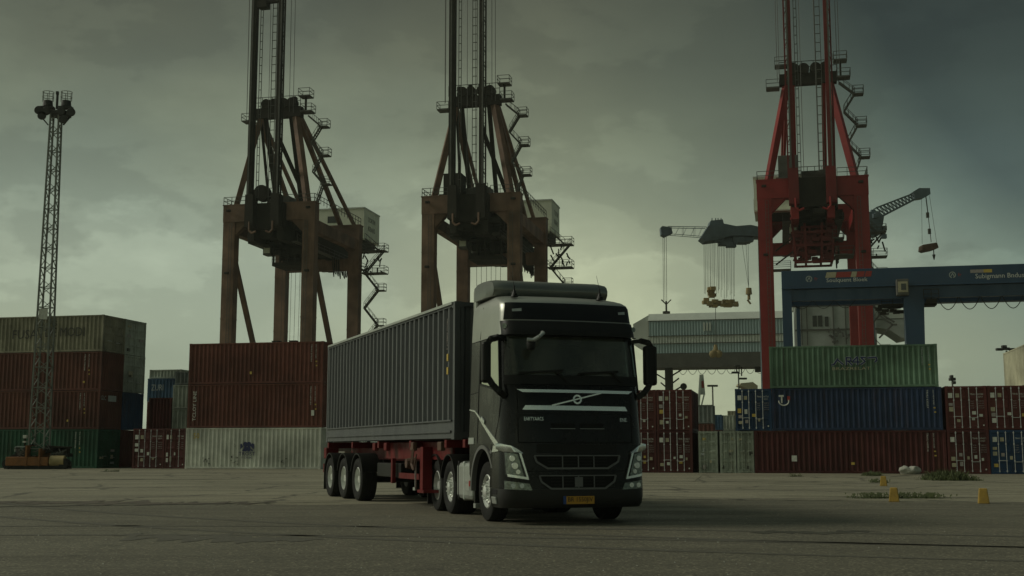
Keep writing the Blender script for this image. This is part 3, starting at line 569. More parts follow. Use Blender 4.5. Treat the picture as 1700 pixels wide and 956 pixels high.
for k, (i, z, m, lb, sd) in enumerate([(0, 0, 'maroon', 'maroon container doors behind the large weed clump, ground row', 111), (0, 2.24, 'oxblood', 'maroon container doors beside the navy container, upper row', 112),
                                       (1, 0, 'blue2', 'blue container doors at the far right of the ground row', 113), (1, 2.24, 'oxblood', 'maroon container doors at the far right of the upper row', 114),
                                       ]):
    container(lb, m, uF + i * 2.06, VR - 0.05, z, 2.02, 6.0, 2.26 if z else H1, front='door', seed=sd)
# cream container far right on a further row
vG = 78.0
container('grey container under the cream one at the right edge', 'grey2', az(1714, vG), vG, 2.61, 2.4, 9.0, 2.6, seed=120); container('brown container lowest under the cream one at the right edge', 'brown', az(1714, vG), vG, 0, 2.4, 9.0, 2.6, seed=121)
container('cream ribbed container standing high at the right edge of the yard', 'cream', az(1712, vG), vG, 5.22, 2.4, 9.0, 2.5, seed=122)
# far rows seen over the grey doors
far = [(1150, 1182, 128, 5.9, ['grey2', 'brown2', 'grey2'], 'first'), (1184, 1196, 140, 5.2, ['slate', 'maroon', 'slate'], 'second'), (1197, 1216, 150, 5.4, ['grey2', 'doorgrey', 'grey'], 'third'), (1206, 1232, 165, 6.4, ['grey', 'grey2', 'beige'], 'fourth')]
ords = ['lowest', 'middle', 'topmost']; where = {'first': 'brown and grey far stack behind the triangular mast', 'second': 'narrow slate far stack at the lamp post', 'third': 'pale far stack right of the lamp post', 'fourth': 'farthest beige stack beside the navy doors'}
for p0, p1, v, top, ms, nm in far:
    for i, m in enumerate(ms):
        h = top / 3
        container('%s container of the %s' % (ords[i], where[nm]), m, az(p0, v), v, i * h, az(p1, v) - az(p0, v), 4.0, h - 0.02, front='side', seed=130 + i, pitch=0.4)

# ------------------------------------------------------------------ wheels
def wheel(parent, x, y, side, r=0.52, w=0.30, style='plain'):
    s = side; t = MB(); hw = w / 2
    prof = [(r * 0.56, -hw * 0.80), (r * 0.66, -hw * 0.98), (r * 0.84, -hw * 1.02), (r * 0.955, -hw * 0.93), (r * 0.99, -hw * 0.78)]
    for g_ in (-0.45, -0.12, 0.22, 0.55):
        prof += [(r, hw * (g_ - 0.05)), (r * 0.975, hw * (g_ - 0.04)), (r * 0.975, hw * (g_ + 0.04)), (r, hw * (g_ + 0.05))]
    prof += [(r * 0.99, hw * 0.78), (r * 0.955, hw * 0.93), (r * 0.84, hw * 1.02), (r * 0.66, hw * 0.98), (r * 0.56, hw * 0.80)]
    t.lathe(prof, (x, y, r), 48)
    wl_ = t.build('wheel', 'rubber', parent, smooth=35)
    rm = MB()
    o = y + s * hw * 0.84
    if style == 'plain': pr = [(r * 0.57, 0), (r * 0.535, 0.01), (r * 0.52, -0.03), (r * 0.50, -0.10), (r * 0.46, -0.125), (r * 0.30, -0.135), (r * 0.28, -0.10), (r * 0.17, -0.10), (r * 0.16, -0.02), (0.001, -0.015)]
    else: pr = [(r * 0.57, 0), (r * 0.535, 0.012), (r * 0.51, -0.02), (r * 0.47, -0.05), (r * 0.36, -0.03), (r * 0.34, 0.0), (r * 0.22, 0.005), (r * 0.20, 0.05), (r * 0.10, 0.07), (0.001, 0.07)]
    rm.lathe([(a, s * b) for a, b in pr], (x, o, r), 40)
    rm.build('rim', 'rim', wl_, smooth=30)
    nb = MB(); rr = r * (0.23 if style == 'plain' else 0.28); off = -0.10 if style == 'plain' else 0.004
    for k in range(10):
        an = 2 * math.pi * k / 10; cx = x + rr * math.cos(an); cz = r + rr * math.sin(an)
        nb.tube((cx, o + s * off, cz), (cx, o + s * (off + (0.03 if style == 'plain' else 0.06)), cz), 0.017, 6)
    nb.build('wheel_nuts', 'chrome', wl_, kind='stuff')
    if style != 'plain':
        dk = MB()
        for k in range(10):
            an = 2 * math.pi * (k + .5) / 10; cx = x + r * 0.42 * math.cos(an); cz = r + r * 0.42 * math.sin(an)
            dk.tube((cx, o - s * 0.035, cz), (cx, o - s * 0.030, cz), 0.028, 8)
        dk.build('hand_hole_shade', 'seam', wl_, kind='stuff')  # flat black discs paint the shade of the rim holes
    back = MB(); back.tube((x, y - s * hw * 0.8, r), (x, y + s * hw * 0.1, r), r * 0.55, 20); back.build('brake_drum', 'black_plastic', wl_)
    return wl_

# ------------------------------------------------------------------ tractor unit (x forward, y to its left, z up, origin under the front axle)
YAW_T = 17.0
truck = thing('truck', 'black cab over truck with high roof and orange number plate, pulling the container trailer', 'truck', (0.70, 21.80, 0), R(-90 + YAW_T))
def interp(tab, z):
    if z <= tab[0][0]: return tab[0][1]
    for (a, fa), (b, fb) in zip(tab, tab[1:]):
        if z <= b: t = (z - a) / (b - a); return fa + (fb - fa) * t
    return tab[-1][1]
XF = [(0.28, 1.36), (0.34, 1.40), (0.56, 1.42), (0.90, 1.41), (1.36, 1.39), (1.95, 1.35), (2.30, 1.32), (2.46, 1.29), (3.20, 1.10), (3.45, 1.08), (3.74, 1.02), (3.79, 0.97), (3.84, 0.86), (3.90, 0.62), (3.96, 0.30), (4.00, 0.05), (4.02, -0.15)]
WF = [(0.28, 1.26), (0.40, 1.30), (1.20, 1.285), (1.90, 1.26), (2.45, 1.245), (3.20, 1.225), (3.45, 1.215), (3.72, 1.20), (3.84, 1.165), (3.92, 1.10), (3.99, 1.00), (4.02, 0.86)]
def rc(z): return 0.24 if z < 2.3 else (0.24 - 0.08 * min(1, (z - 2.3) / 0.9) if z < 3.8 else 0.20)
def front_x(y, z):
    F_ = interp(XF, z); w = interp(WF, z); q = min(abs(y), w); r = rc(z); b = 0.13 * (q / w) ** 2.2
    if q > w - r: b += r - math.sqrt(max(0, r * r - (q - (w - r)) ** 2))
    return F_ - b
FR = lambda y, z, off: Vector((front_x(y, z) + off, y, z))
def SD(s): return lambda x, z, off: Vector((x, s * (interp(WF, z) + off), z))
def ring(z, xr, n=16):
    w = interp(WF, z); pts = [(xr, -w), (xr * 0.5 + 0.2, -w)]
    r = rc(z); ys = [-w, -w + r * 0.06, -w + r * 0.2, -w + r * 0.45, -w + r * 0.75, -w + r] + [(-w + r) + (2 * (w - r)) * k / 10 for k in range(1, 10)]
    ys += [w - r, w - r * 0.75, w - r * 0.45, w - r * 0.2, w - r * 0.06, w]
    pts += [(front_x(y, z), y) for y in ys]; pts += [(xr * 0.5 + 0.2, w), (xr, w)]
    return [(x, y, z) for x, y in pts]
def loft(zs, xr, hole=None):
    mb = MB(); rs = [ring(z, xr if not callable(xr) else xr(z)) for z in zs]; n = len(rs[0]); vs = [p for r in rs for p in r]; fs = []
    for k in range(len(rs) - 1):
        for i in range(n):
            j = (i + 1) % n
            if hole and hole(rs[k][i], rs[k][j], zs[k], zs[k + 1]): continue
            fs.append((k * n + i, k * n + j, (k + 1) * n + j, (k + 1) * n + i))
    fs.append(tuple(range(n - 1, -1, -1))); fs.append(tuple(range((len(rs) - 1) * n, len(rs) * n)))
    return mb.add(vs, fs)
loft([1.34, 1.36, 1.6, 1.9, 2.2, 2.44, 2.52, 2.6, 2.8, 3.0, 3.17, 3.2], -0.92, lambda a, b, z0, z1: a[0] > 0.5 and b[0] > 0.5 and max(abs(a[1]), abs(b[1])) < 1.12 and z0 > 2.5 and z1 < 3.18).build('cab_body', 'black_paint', truck, smooth=38)
loft([3.203, 3.3, 3.45, 3.6, 3.72, 3.78, 3.84, 3.89, 3.93, 3.96, 3.99, 4.01, 4.02], -0.92).build('high_roof', 'roof_paint', truck, smooth=38)
loft([0.60, 0.8, 1.0, 1.2, 1.337], 0.66).build('front_lower_body', 'black_paint', truck, smooth=38)
loft([0.28, 0.31, 0.34, 0.45, 0.56, 0.597], 0.72).build('bumper', 'bumper', truck, smooth=38)
# behind the wheel arch
for s in (-1, 1):
    arch = MB(); n = 14; c = (0.0, 0.56); ro = 0.76
    pts = [(-0.92, 1.345), (0.68, 1.345), (0.68, 0.62)] + [(c[0] + ro * math.cos(t), c[1] + ro * math.sin(t)) for t in [R(8) + (R(172) - R(8)) * k / n for k in range(n + 1)]] + [(-0.92, 0.80)]
    pts = [p for p in pts]
    arch.prism([(x, s * 1.265, z) for x, z in pts], (0, -s * 0.05, 0)); arch.build('wheel_arch_panel', 'black_paint', truck)
    tr = MB(); ang = [R(-4) + (R(184) + R(4)) * k / 24 for k in range(25)]; vs = []
    for t in ang:
        for rr, yy in ((0.70, 1.20), (0.70, 1.29), (0.765, 1.29), (0.765, 1.20)): vs.append((rr * math.cos(t), s * yy, 0.56 + rr * math.sin(t)))
    tr.add(vs, [(4 * k + i, 4 * k + (i + 1) % 4, 4 * k + 4 + (i + 1) % 4, 4 * k + 4 + i) for k in range(24) for i in range(4)]); tr.build('wheel_arch_trim', 'greytrim', truck, smooth=40)
    ins = MB(); vs = []
    for t in ang:
        for yy in (1.20, 0.75): vs.append((0.70 * math.cos(t), s * yy, 0.56 + 0.70 * math.sin(t)))
    ins.add(vs, [(2 * k, 2 * k + 1, 2 * k + 3, 2 * k + 2) for k in range(24)]); ins.build('wheel_housing', 'seam', truck)
MB().box(-0.9, 0.6, -0.74, 0.74, 0.75, 1.33).build('engine_tunnel', 'seam', truck)
# windscreen and frame
MB().slab(FR, [(-1.20, 2.50), (1.20, 2.50), (1.165, 3.19), (-1.165, 3.19)], 0.002, 0.014, 40, 6).build('windscreen', 'windscreen', truck, smooth=30)
MB().slab(FR, [(-1.21, 2.34), (1.21, 2.34), (1.205, 2.497), (-1.205, 2.497)], -0.02, 0.02, 24, 2).build('scuttle_panel', 'black_plastic', truck, smooth=30)
for y0, y1, z0, z1 in ((-1.0, -0.22, 2.53, 2.58), (0.05, 0.80, 2.53, 2.58)):
    w = MB(); w.bar(FR(y0, z0, 0.05), FR(y1, z1, 0.05), 0.02, 0.035); w.bar(FR(y1 - 0.12, z1 - 0.02, 0.055), FR(y1 + 0.08, 2.38, 0.03), 0.03, 0.03); w.build('wiper', 'black_plastic', truck)
# cab interior seen through the windscreen
MB().box(-0.90, -0.86, -1.18, 1.18, 1.5, 3.19).build('interior_back_wall', 'cabin', truck)
MB().box(-0.86, 1.0, -1.19, 1.19, 1.6, 1.66).build('cab_floor', 'cabin', truck)
MB().slab(lambda y, z, off: Vector((front_x(y, 2.5) - 0.05 - (z * 0.42), y, 2.44 + off + 0.05 * z)), [(-1.05, 0), (1.05, 0), (1.05, 1), (-1.05, 1)], -0.05, 0.0, 12, 3).build('dashboard', 'cabin_dark', truck)
for y in (-0.62, 0.62):
    st_ = MB().box(-0.45, 0.15, y - 0.26, y + 0.26, 1.95, 2.10).box(-0.52, -0.36, y - 0.25, y + 0.25, 2.10, 2.72).build('seat', 'cabin_seat', truck, bevel=0.05)
    MB().box(-0.50, -0.38, y - 0.13, y + 0.13, 2.74, 2.96).build('headrest', 'cabin_seat', st_, bevel=0.04)
    MB().slab(lambda a, z, off: Vector((front_x(a, 3.1) - 0.10 + off - (3.15 - z) * 0.3, a, z)), [(y - 0.40, 3.0), (y + 0.40, 3.0), (y + 0.40, 3.15), (y - 0.40, 3.15)], 0, 0.02, 3, 1).build('interior_visor', 'cabin_seat', truck)
sw = MB(); cw = Vector((0.42, 0.62, 2.55)); ax1 = Vector((0, 1, 0)); ax2 = Vector((0.55, 0, 0.83))
for k in range(20):
    t0 = 2 * math.pi * k / 20; t1 = 2 * math.pi * (k + 1) / 20; sw.tube(cw + ax1 * 0.23 * math.cos(t0) + ax2 * 0.23 * math.sin(t0), cw + ax1 * 0.23 * math.cos(t1) + ax2 * 0.23 * math.sin(t1), 0.018, 6)
sw.bar(cw - ax1 * 0.22, cw + ax1 * 0.22, 0.05, 0.04); sw.bar(cw, cw - ax2 * 0.22, 0.04); sw.tube(cw, cw + Vector((0.35, 0, -0.35)), 0.04, 8); sw.build('steering_wheel', 'black_plastic', truck)
MB().slab(FR, [(0.93, 2.56), (1.03, 2.56), (1.03, 2.70), (0.93, 2.70)], -0.012, -0.006, 1, 1).build('windscreen_permit', 'poster', truck)
# sun visor and gloss panel above
v = MB()
for y0, y1 in ((-1.17, 1.17),):
    fn = lambda y, z, off: FR(y, z, off + 0.10 * (1 - 0.0 * abs(y)) * min(1, (3.46 - z) / 0.24 + 0.15))
    v.slab(fn, [(-1.22, 3.19), (1.22, 3.19), (1.212, 3.44), (-1.212, 3.44)], 0.0, 0.035, 40, 4)
v.build('sun_visor', 'black_plastic', truck, smooth=35)
MB().slab(FR, [(-1.17, 3.465), (1.17, 3.465), (1.13, 3.765), (-1.13, 3.765)], 0.0, 0.02, 40, 5).build('roof_light_panel', 'black_gloss', truck, smooth=35)
for y0, y1 in ((-1.03, -0.87), (0.92, 1.05)):
    MB().slab(FR, [(y0, 3.60), (y1, 3.61), (y1, 3.66), (y0, 3.645)], 0.018, 0.03, 4, 1).build('marker_lamp', 'alu', truck)
for s in (-1, 1):
    MB().tube((front_x(1.14, 3.34) + 0.03, s * 1.17, 3.34), (front_x(1.14, 3.34) + 0.09, s * 1.19, 3.34), 0.045, 12).build('visor_lamp', 'lens', truck, smooth=30)
# bonnet panel: strips, emblem, vents, lettering
gap = MB()
for c4 in ([(-1.02, 1.355), (1.02, 1.355), (1.02, 1.375), (-1.02, 1.375)], [(-1.03, 1.37), (-1.015, 1.37), (-1.015, 2.2), (-1.03, 2.2)], [(1.015, 1.37), (1.03, 1.37), (1.03, 2.2), (1.015, 2.2)], [(-1.03, 1.84), (1.03, 1.84), (1.03, 1.85), (-1.03, 1.85)]):
    gap.slab(FR, c4, 0.0, 0.003, 14, 2)
gap.build('panel_gap', 'seam', truck)
MB().slab(FR, [(-1.04, 2.255), (1.06, 2.245), (0.98, 2.195), (-0.94, 2.205)], 0.0, 0.03, 20, 1).build('chrome_strip', 'chrome', truck, smooth=30)
MB().slab(FR, [(-0.90, 1.985), (0.90, 1.975), (0.94, 1.90), (-0.95, 1.91)], 0.0, 0.03, 20, 1).build('chrome_strip', 'chrome', truck, smooth=30)
d = MB(); a_, b_ = (-0.44, 1.985), (0.46, 2.205)
for k in range(8):
    t0, t1 = k / 8, (k + 1) / 8
    pa = (a_[0] + (b_[0] - a_[0]) * t0, a_[1] + (b_[1] - a_[1]) * t0); pb = (a_[0] + (b_[0] - a_[0]) * t1, a_[1] + (b_[1] - a_[1]) * t1)
    d.bar(FR(*pa, 0.012), FR(*pb, 0.012), 0.02, 0.024)
d.build('diagonal_emblem_bar', 'chrome', truck)
e = MB(); n = 20
for k in range(n):
    t0 = 2 * math.pi * k / n; t1 = 2 * math.pi * (k + 1) / n
    e.bar(FR(0.01 + 0.066 * math.cos(t0), 2.09 + 0.066 * math.sin(t0), 0.02), FR(0.01 + 0.066 * math.cos(t1), 2.09 + 0.066 * math.sin(t1), 0.02), 0.03, 0.018, up=(1, 0, 0))
e.build('ring_emblem', 'chrome', truck)
def ftext(body, y0, z0, w, h, m, off=0.006, name='lettering'):
    p = FR(y0, z0, off); q = FR(y0 + w, z0, off); X = (q - p).normalized(); Yv = (FR(y0, z0 + h, off) - p).normalized(); Z = X.cross(Yv)
    mm = Matrix((X, Yv, Z)).transposed().to_4x4(); mm.translation = p; return text(body, w, h, m, truck, mm, name)
ftext('EARTYAACS', -0.92, 1.73, 0.33, 0.06, 'chrome'); ftext('ENE.', 0.80, 1.72, 0.14, 0.06, 'chrome')
for y0, y1 in ((-0.47, -0.04), (0.05, 0.49)):
    MB().slab(FR, [(y0, 1.685), (y1, 1.685), (y1 - 0.03 * (1 if y1 > 0 else 0), 1.60), (y0 + 0.03 * (1 if y0 < 0 and y1 < 0 else 0), 1.60)], 0.0, 0.006, 6, 1).build('vent_shade_patch', 'seam', truck)  # bonnet slot is flat, its inner shade painted black
    MB().slab(FR, [(y0, 1.592), (y1, 1.592), (y1, 1.60), (y0, 1.60)], 0.0, 0.016, 6, 1).build('vent_lip', 'tank', truck)
# lower mesh band between bonnet and upper grille
MB().slab(FR, [(-0.72, 1.19), (0.72, 1.19), (0.72, 1.335), (-0.72, 1.335)], 0.0, 0.008, 16, 1).build('mesh_band', 'black_plastic', truck)
def grille(yw, z1, z0, yb):
    MB().slab(FR, [(-yb, z0 + 0.02), (yb, z0 + 0.02), (yw, z1), (-yw, z1)], 0.0, 0.008, 16, 2).build('grille_shade_patch', 'seam', truck)  # near-black slab paints the shade of an open grille
    fr = MB(); out = [(-yw, z1), (yw, z1), (yw - 0.03, z1 - 0.10), (yb - 0.06, z0), (-yb + 0.06, z0), (-yw + 0.03, z1 - 0.10)]
    for k, (p, q) in enumerate(zip(out, out[1:] + out[:1])):
        m_ = 8 if k in (0, 3) else 3
        for i in range(m_):
            A = [p[j] + (q[j] - p[j]) * i / m_ for j in (0, 1)]; B = [p[j] + (q[j] - p[j]) * (i + 1) / m_ for j in (0, 1)]
            fr.bar(FR(*A, 0.018), FR(*B, 0.018), 0.03, 0.030 if k == 3 else 0.018, up=(0, 0, 1) if abs(p[1] - q[1]) < 0.3 * abs(p[0] - q[0]) + 1e-6 else (1, 0, 0))
    fr.build('grille_frame', 'greytrim', truck)
    for z in [z0 + (z1 - z0) * t for t in (0.25, 0.5, 0.75)]:
        MB().slab(FR, [(-yb * 0.88, z), (yb * 0.88, z), (yb * 0.88, z + 0.018), (-yb * 0.88, z + 0.018)], 0.0, 0.018, 12, 1).build('grille_slat', 'black_plastic', truck)
    for y in (-0.28, 0.0, 0.28): MB().slab(FR, [(y - 0.008, z0), (y + 0.008, z0), (y + 0.008, z1), (y - 0.008, z1)], 0.0, 0.024, 1, 2).build('grille_divider', 'greytrim', truck)
grille(0.76, 1.145, 0.935, 0.60); grille(0.68, 0.815, 0.60, 0.54)
MB().slab(FR, [(-0.07, 0.63), (0.07, 0.63), (0.07, 0.79), (-0.07, 0.79)], 0.0, 0.03, 1, 1).build('radar_cover', 'greytrim', truck)
MB().slab(FR, [(-0.92, 0.88), (0.92, 0.88), (0.92, 0.892), (-0.92, 0.892)], 0.0, 0.004, 14, 1).build('panel_gap', 'seam', truck)
# headlamps
for s in (-1, 1):
    q = lambda pts: [(s * a, b) for a, b in pts]
    MB().slab(FR, q([(1.235, 0.82), (0.90, 0.765), (1.02, 1.20), (1.245, 1.235)]), 0.0, 0.022, 8, 6).build('headlamp_bezel', 'black_gloss', truck, smooth=30, recalc=True)
    hl = MB().slab(FR, q([(1.22, 0.85), (0.945, 0.80), (1.045, 1.17), (1.235, 1.20)]), 0.015, 0.035, 8, 6).build('headlamp', 'lens', truck, smooth=30, recalc=True)
    for (yy, z, rr) in ((1.13, 1.10, 0.055), (1.09, 0.98, 0.062), (1.04, 0.88, 0.045)):
        p = FR(s * yy, z, 0.03); MB().tube(p, p + Vector((0.02, s * 0.006, 0)), rr, 16, rr * 0.85).build('lamp_unit', 'chrome', hl, smooth=30)
    MB().slab(FR, q([(0.895, 0.765), (0.865, 0.755), (0.995, 1.20), (1.03, 1.20)]), 0.01, 0.05, 2, 6).build('headlamp_trim', 'chrome', truck, smooth=30, recalc=True)
    MB().slab(FR, q([(1.20, 0.80), (0.87, 0.75), (0.88, 0.79), (1.21, 0.845)]), 0.01, 0.05, 8, 1).build('headlamp_trim', 'chrome', truck, smooth=30, recalc=True)
    br = MB(); vs = []
    pr = [(0.97, 1.185), (1.06, 1.225), (1.15, 1.25), (1.22, 1.265), (1.29, 1.285), (1.36, 1.30)]
    br_pts = []
    for k, (yy, z) in enumerate(pr):
        x = front_x(min(yy, 1.255), z) if yy < 1.26 else front_x(1.255, z) - (yy - 1.25) * 0.3
        hh = 0.012 + 0.05 * min(1, k / 2) * (1 if k < 5 else 0.6)
        vs += [(x + 0.015, s * yy, z - hh), (x + 0.075 - 0.01 * k, s * yy, z - hh * 0.6), (x + 0.06 - 0.01 * k, s * yy, z + hh), (x - 0.05, s * yy, z + hh * 1.1)]
    K = len(pr); br.add(vs, [(4 * k + i, 4 * k + (i + 1) % 4, 4 * k + 4 + (i + 1) % 4, 4 * k + 4 + i) for k in range(K - 1) for i in range(4)] + [(0, 1, 2, 3), (4 * K - 1, 4 * K - 2, 4 * K - 3, 4 * K - 4)])
    br.build('headlamp_brow', 'chrome', truck, smooth=50)
    MB().slab(SD(s), [(0.72, 1.20), (1.10, 1.22), (1.14, 1.30), (0.80, 1.315)], -0.01, 0.03, 4, 1).build('side_brow', 'chrome', truck, smooth=30, recalc=True)
    fg = MB().slab(FR, q([(1.24, 0.595), (0.80, 0.575), (0.85, 0.685), (1.24, 0.735)]), 0.0, 0.02, 10, 2).build('fog_lamp', 'lens', truck, smooth=30, recalc=True)
    for yy in (0.98, 1.12):
        p = FR(s * yy, 0.65, 0.018); MB().tube(p, p + Vector((0.015, 0, 0)), 0.04, 14).build('lamp_unit', 'chrome', fg, smooth=30)
    MB().slab(SD(s), [(0.73, 0.34), (0.98, 0.34), (0.98, 0.46), (0.73, 0.46)], 0.0, 0.03, 2, 1).build('step_plate', 'alu', truck, recalc=True, bevel=0.01)
    MB().slab(SD(s), [(0.72, 0.50), (1.0, 0.50), (1.0, 0.58), (0.72, 0.58)], 0.0, 0.006, 2, 1).build('step_shade_patch', 'seam', truck, recalc=True)  # no hollow here: dark slab paints the shade of a step recess
# plate
p = FR(0, 0.42, 0.0); box('number_plate', 'plate', truck, p.x + 0.005, p.x + 0.022, -0.22, 0.28, 0.345, 0.475, bevel=0.004)
box('plate_band', 'plateblue', truck, p.x + 0.005, p.x + 0.023, -0.27, -0.2215, 0.345, 0.475)
mm = Matrix(((0, 0, 1, p.x + 0.022), (1, 0, 0, -0.19), (0, 1, 0, 0.362), (0, 0, 0, 1))); text('BR 1550JIV', 0.44, 0.098, 'blacktext', truck, mm, 'plate_lettering')
# side glass, seams, handle, trim
for s in (-1, 1):
    S = SD(s)
    MB().slab(S, [(-0.22, 2.42), (0.99, 2.27), (0.86, 3.10), (-0.22, 3.12)], 0.0, 0.006, 6, 4).build('side_window', 'sideglass', truck, recalc=True)
    fr = MB()
    for A, B in (((-0.24, 2.40), (1.02, 2.24)), ((1.02, 2.24), (0.88, 3.13)), ((0.88, 3.13), (-0.24, 3.15)), ((-0.24, 3.15), (-0.24, 2.40))):
        fr.bar(S(*A, 0.006), S(*B, 0.006), 0.03, 0.04, up=(0, 1, 0))
    fr.build('window_frame', 'black_plastic', truck)
    sm = MB()
    for A, B in (((-0.34, 1.36), (-0.34, 3.2)), ((-0.34, 3.19), (1.05, 3.19)), ((0.98, 1.75), (1.08, 2.24)), ((0.75, 1.36), (0.98, 1.75)), ((-0.34, 3.22), (-0.30, 3.8)), ((-0.92, 3.195), (1.0, 3.195)), ((-0.92, 2.25), (-0.34, 2.27))):
        sm.bar(S(*A, 0.001), S(*B, 0.001), 0.012, 0.010, up=(0, 1, 0))
    sm.build('panel_gap', 'seam', truck)
    MB().slab(S, [(-0.06, 1.74), (0.14, 1.70), (0.14, 1.76), (-0.04, 1.83)], 0.0, 0.035, 3, 1).build('door_handle', 'chrome', truck, recalc=True, bevel=0.008)
    tm = MB(); tp_ = [(-0.92, 1.98, 0.02), (-0.55, 1.95, 0.03), (-0.34, 1.88, 0.04), (0.0, 1.74, 0.06), (0.5, 1.55, 0.09), (1.0, 1.37, 0.12)]
    for k, (A, B) in enumerate(zip(tp_, tp_[1:])):
        tm.slab(S, [(A[0], A[1] - A[2]), (B[0], B[1] - B[2]), (B[0], B[1]), (A[0], A[1])], 0.0, 0.014, 2, 1)
    tm.build('side_trim', 'chrome', truck, recalc=True)
    MB().slab(S, [(0.50, 1.20), (0.60, 1.17), (0.62, 1.22), (0.53, 1.25)], 0.0, 0.006, 1, 1).build('side_badge', 'greytrim', truck, recalc=True)
    MB().slab(S, [(-0.92, 1.345), (-0.55, 1.345), (-0.55, 1.46), (-0.92, 1.46)], 0.0, 0.012, 1, 1).build('cab_skirt', 'alu', truck, recalc=True)
    # mirrors: C-shaped arm from the screen pillar with two housings
    xm = 1.02; y0 = s * 1.24; yo = s * 1.60
    arm = MB(); pts = [(0.98, s * 1.18, 3.13), (1.08, s * 1.32, 3.14), (1.10, s * 1.44, 3.11), (1.09, s * 1.51, 3.0), (1.08, s * 1.53, 2.72), (1.09, s * 1.51, 2.48), (1.13, s * 1.42, 2.33), (1.16, s * 1.32, 2.22), (1.14, s * 1.20, 2.14)]
    for A, B in zip(pts, pts[1:]): arm.bar(A, B, 0.07, 0.10, up=(0.2, 1, 0.1)); 
    for q_ in pts[1:-1]: arm.lathe([(0.001, -0.055), (0.04, -0.04), (0.055, 0), (0.04, 0.04), (0.001, 0.055)], q_, 10, 'z')
    arm.build('mirror_arm', 'black_plastic', truck, smooth=40)
    for z0, z1 in ((2.36, 3.06),):
        hs_ = MB(); hs_.box(0.99, 1.15, min(s * (1.36 if s > 0 else 1.44), s * 1.60), max(s * (1.36 if s > 0 else 1.44), s * 1.60), z0, z1); h = hs_.build('mirror_housing', 'black_plastic', truck, bevel=0.05)
        MB().box(0.982, 0.988, min(s * 1.46, s * 1.58), max(s * 1.46, s * 1.58), z0 + 0.04, z1 - 0.04).build('mirror_glass', 'sideglass', h)
kz = MB(); kz.path([(1.20, -0.56, 3.23), (1.38, -0.60, 3.20), (1.45, -0.70, 3.13), (1.44, -0.80, 3.07), (1.42, -0.90, 3.08)], 0.032, 8); kz.build('kerb_mirror_arm', 'alu', truck, smooth=40)
km = MB(); km.lathe([(0.001, -0.12), (0.06, -0.10), (0.085, 0), (0.06, 0.06), (0.001, 0.07)], (1.38, -0.82, 3.02), 12, 'z'); km.build('kerb_mirror', 'black_plastic', truck, smooth=40)
# roof deflector with rounded leading edge
df = MB(); prof = [(-1.02, 4.02)]
prof = [(-1.02, 3.98), (0.02, 3.98), (0.10, 4.06), (0.11, 4.14), (0.06, 4.22), (-0.04, 4.27), (-0.25, 4.31), (-0.6, 4.33), (-1.02, 4.33)]
K = 13; vs = []
for j in range(K):
    t = -1 + 2 * j / (K - 1); y = 1.16 * math.copysign(1 - (1 - abs(t)) ** 1.6, t); e_ = max(0, abs(t) - 0.72) / 0.28
    for x, z in prof: vs.append((x - 0.30 * e_ ** 2 * (1 if x > -0.9 else 0), y, 3.98 + (z - 3.98) * (1 - 0.28 * e_ ** 2)))
Lp = len(prof); df.add(vs, [(j * Lp + i, j * Lp + (i + 1) % Lp, (j + 1) * Lp + (i + 1) % Lp, (j + 1) * Lp + i) for j in range(K - 1) for i in range(Lp)] + [tuple(range(Lp)), tuple(range(K * Lp - 1, (K - 1) * Lp - 1, -1))])
df.build('roof_deflector', 'deflector_paint', truck, smooth=40)
for s in (-1, 1): MB().box(-1.10, -0.925, min(s * 1.02, s * 1.16), max(s * 1.02, s * 1.16), 3.2, 4.22).build('side_deflector', 'roof_paint', truck, bevel=0.04)
for y in (-0.88, 0.72):
    hb = MB(); hb.tube((0.62, y, 3.90), (0.62, y, 4.02), 0.07, 12, 0.02); hb.tube((0.62, y, 4.0), (0.62, y, 4.10), 0.018, 8, 0.012); hb.bar((0.70, y, 3.94), (0.50, y, 4.0), 0.05, 0.03); a_o = hb.build('antenna_base', 'black_plastic', truck, smooth=30)
    MB().tube((0.62, y, 4.08), (0.60, y - 0.05, 4.34), 0.005, 5, 0.003).build('antenna', 'black_plastic', a_o)
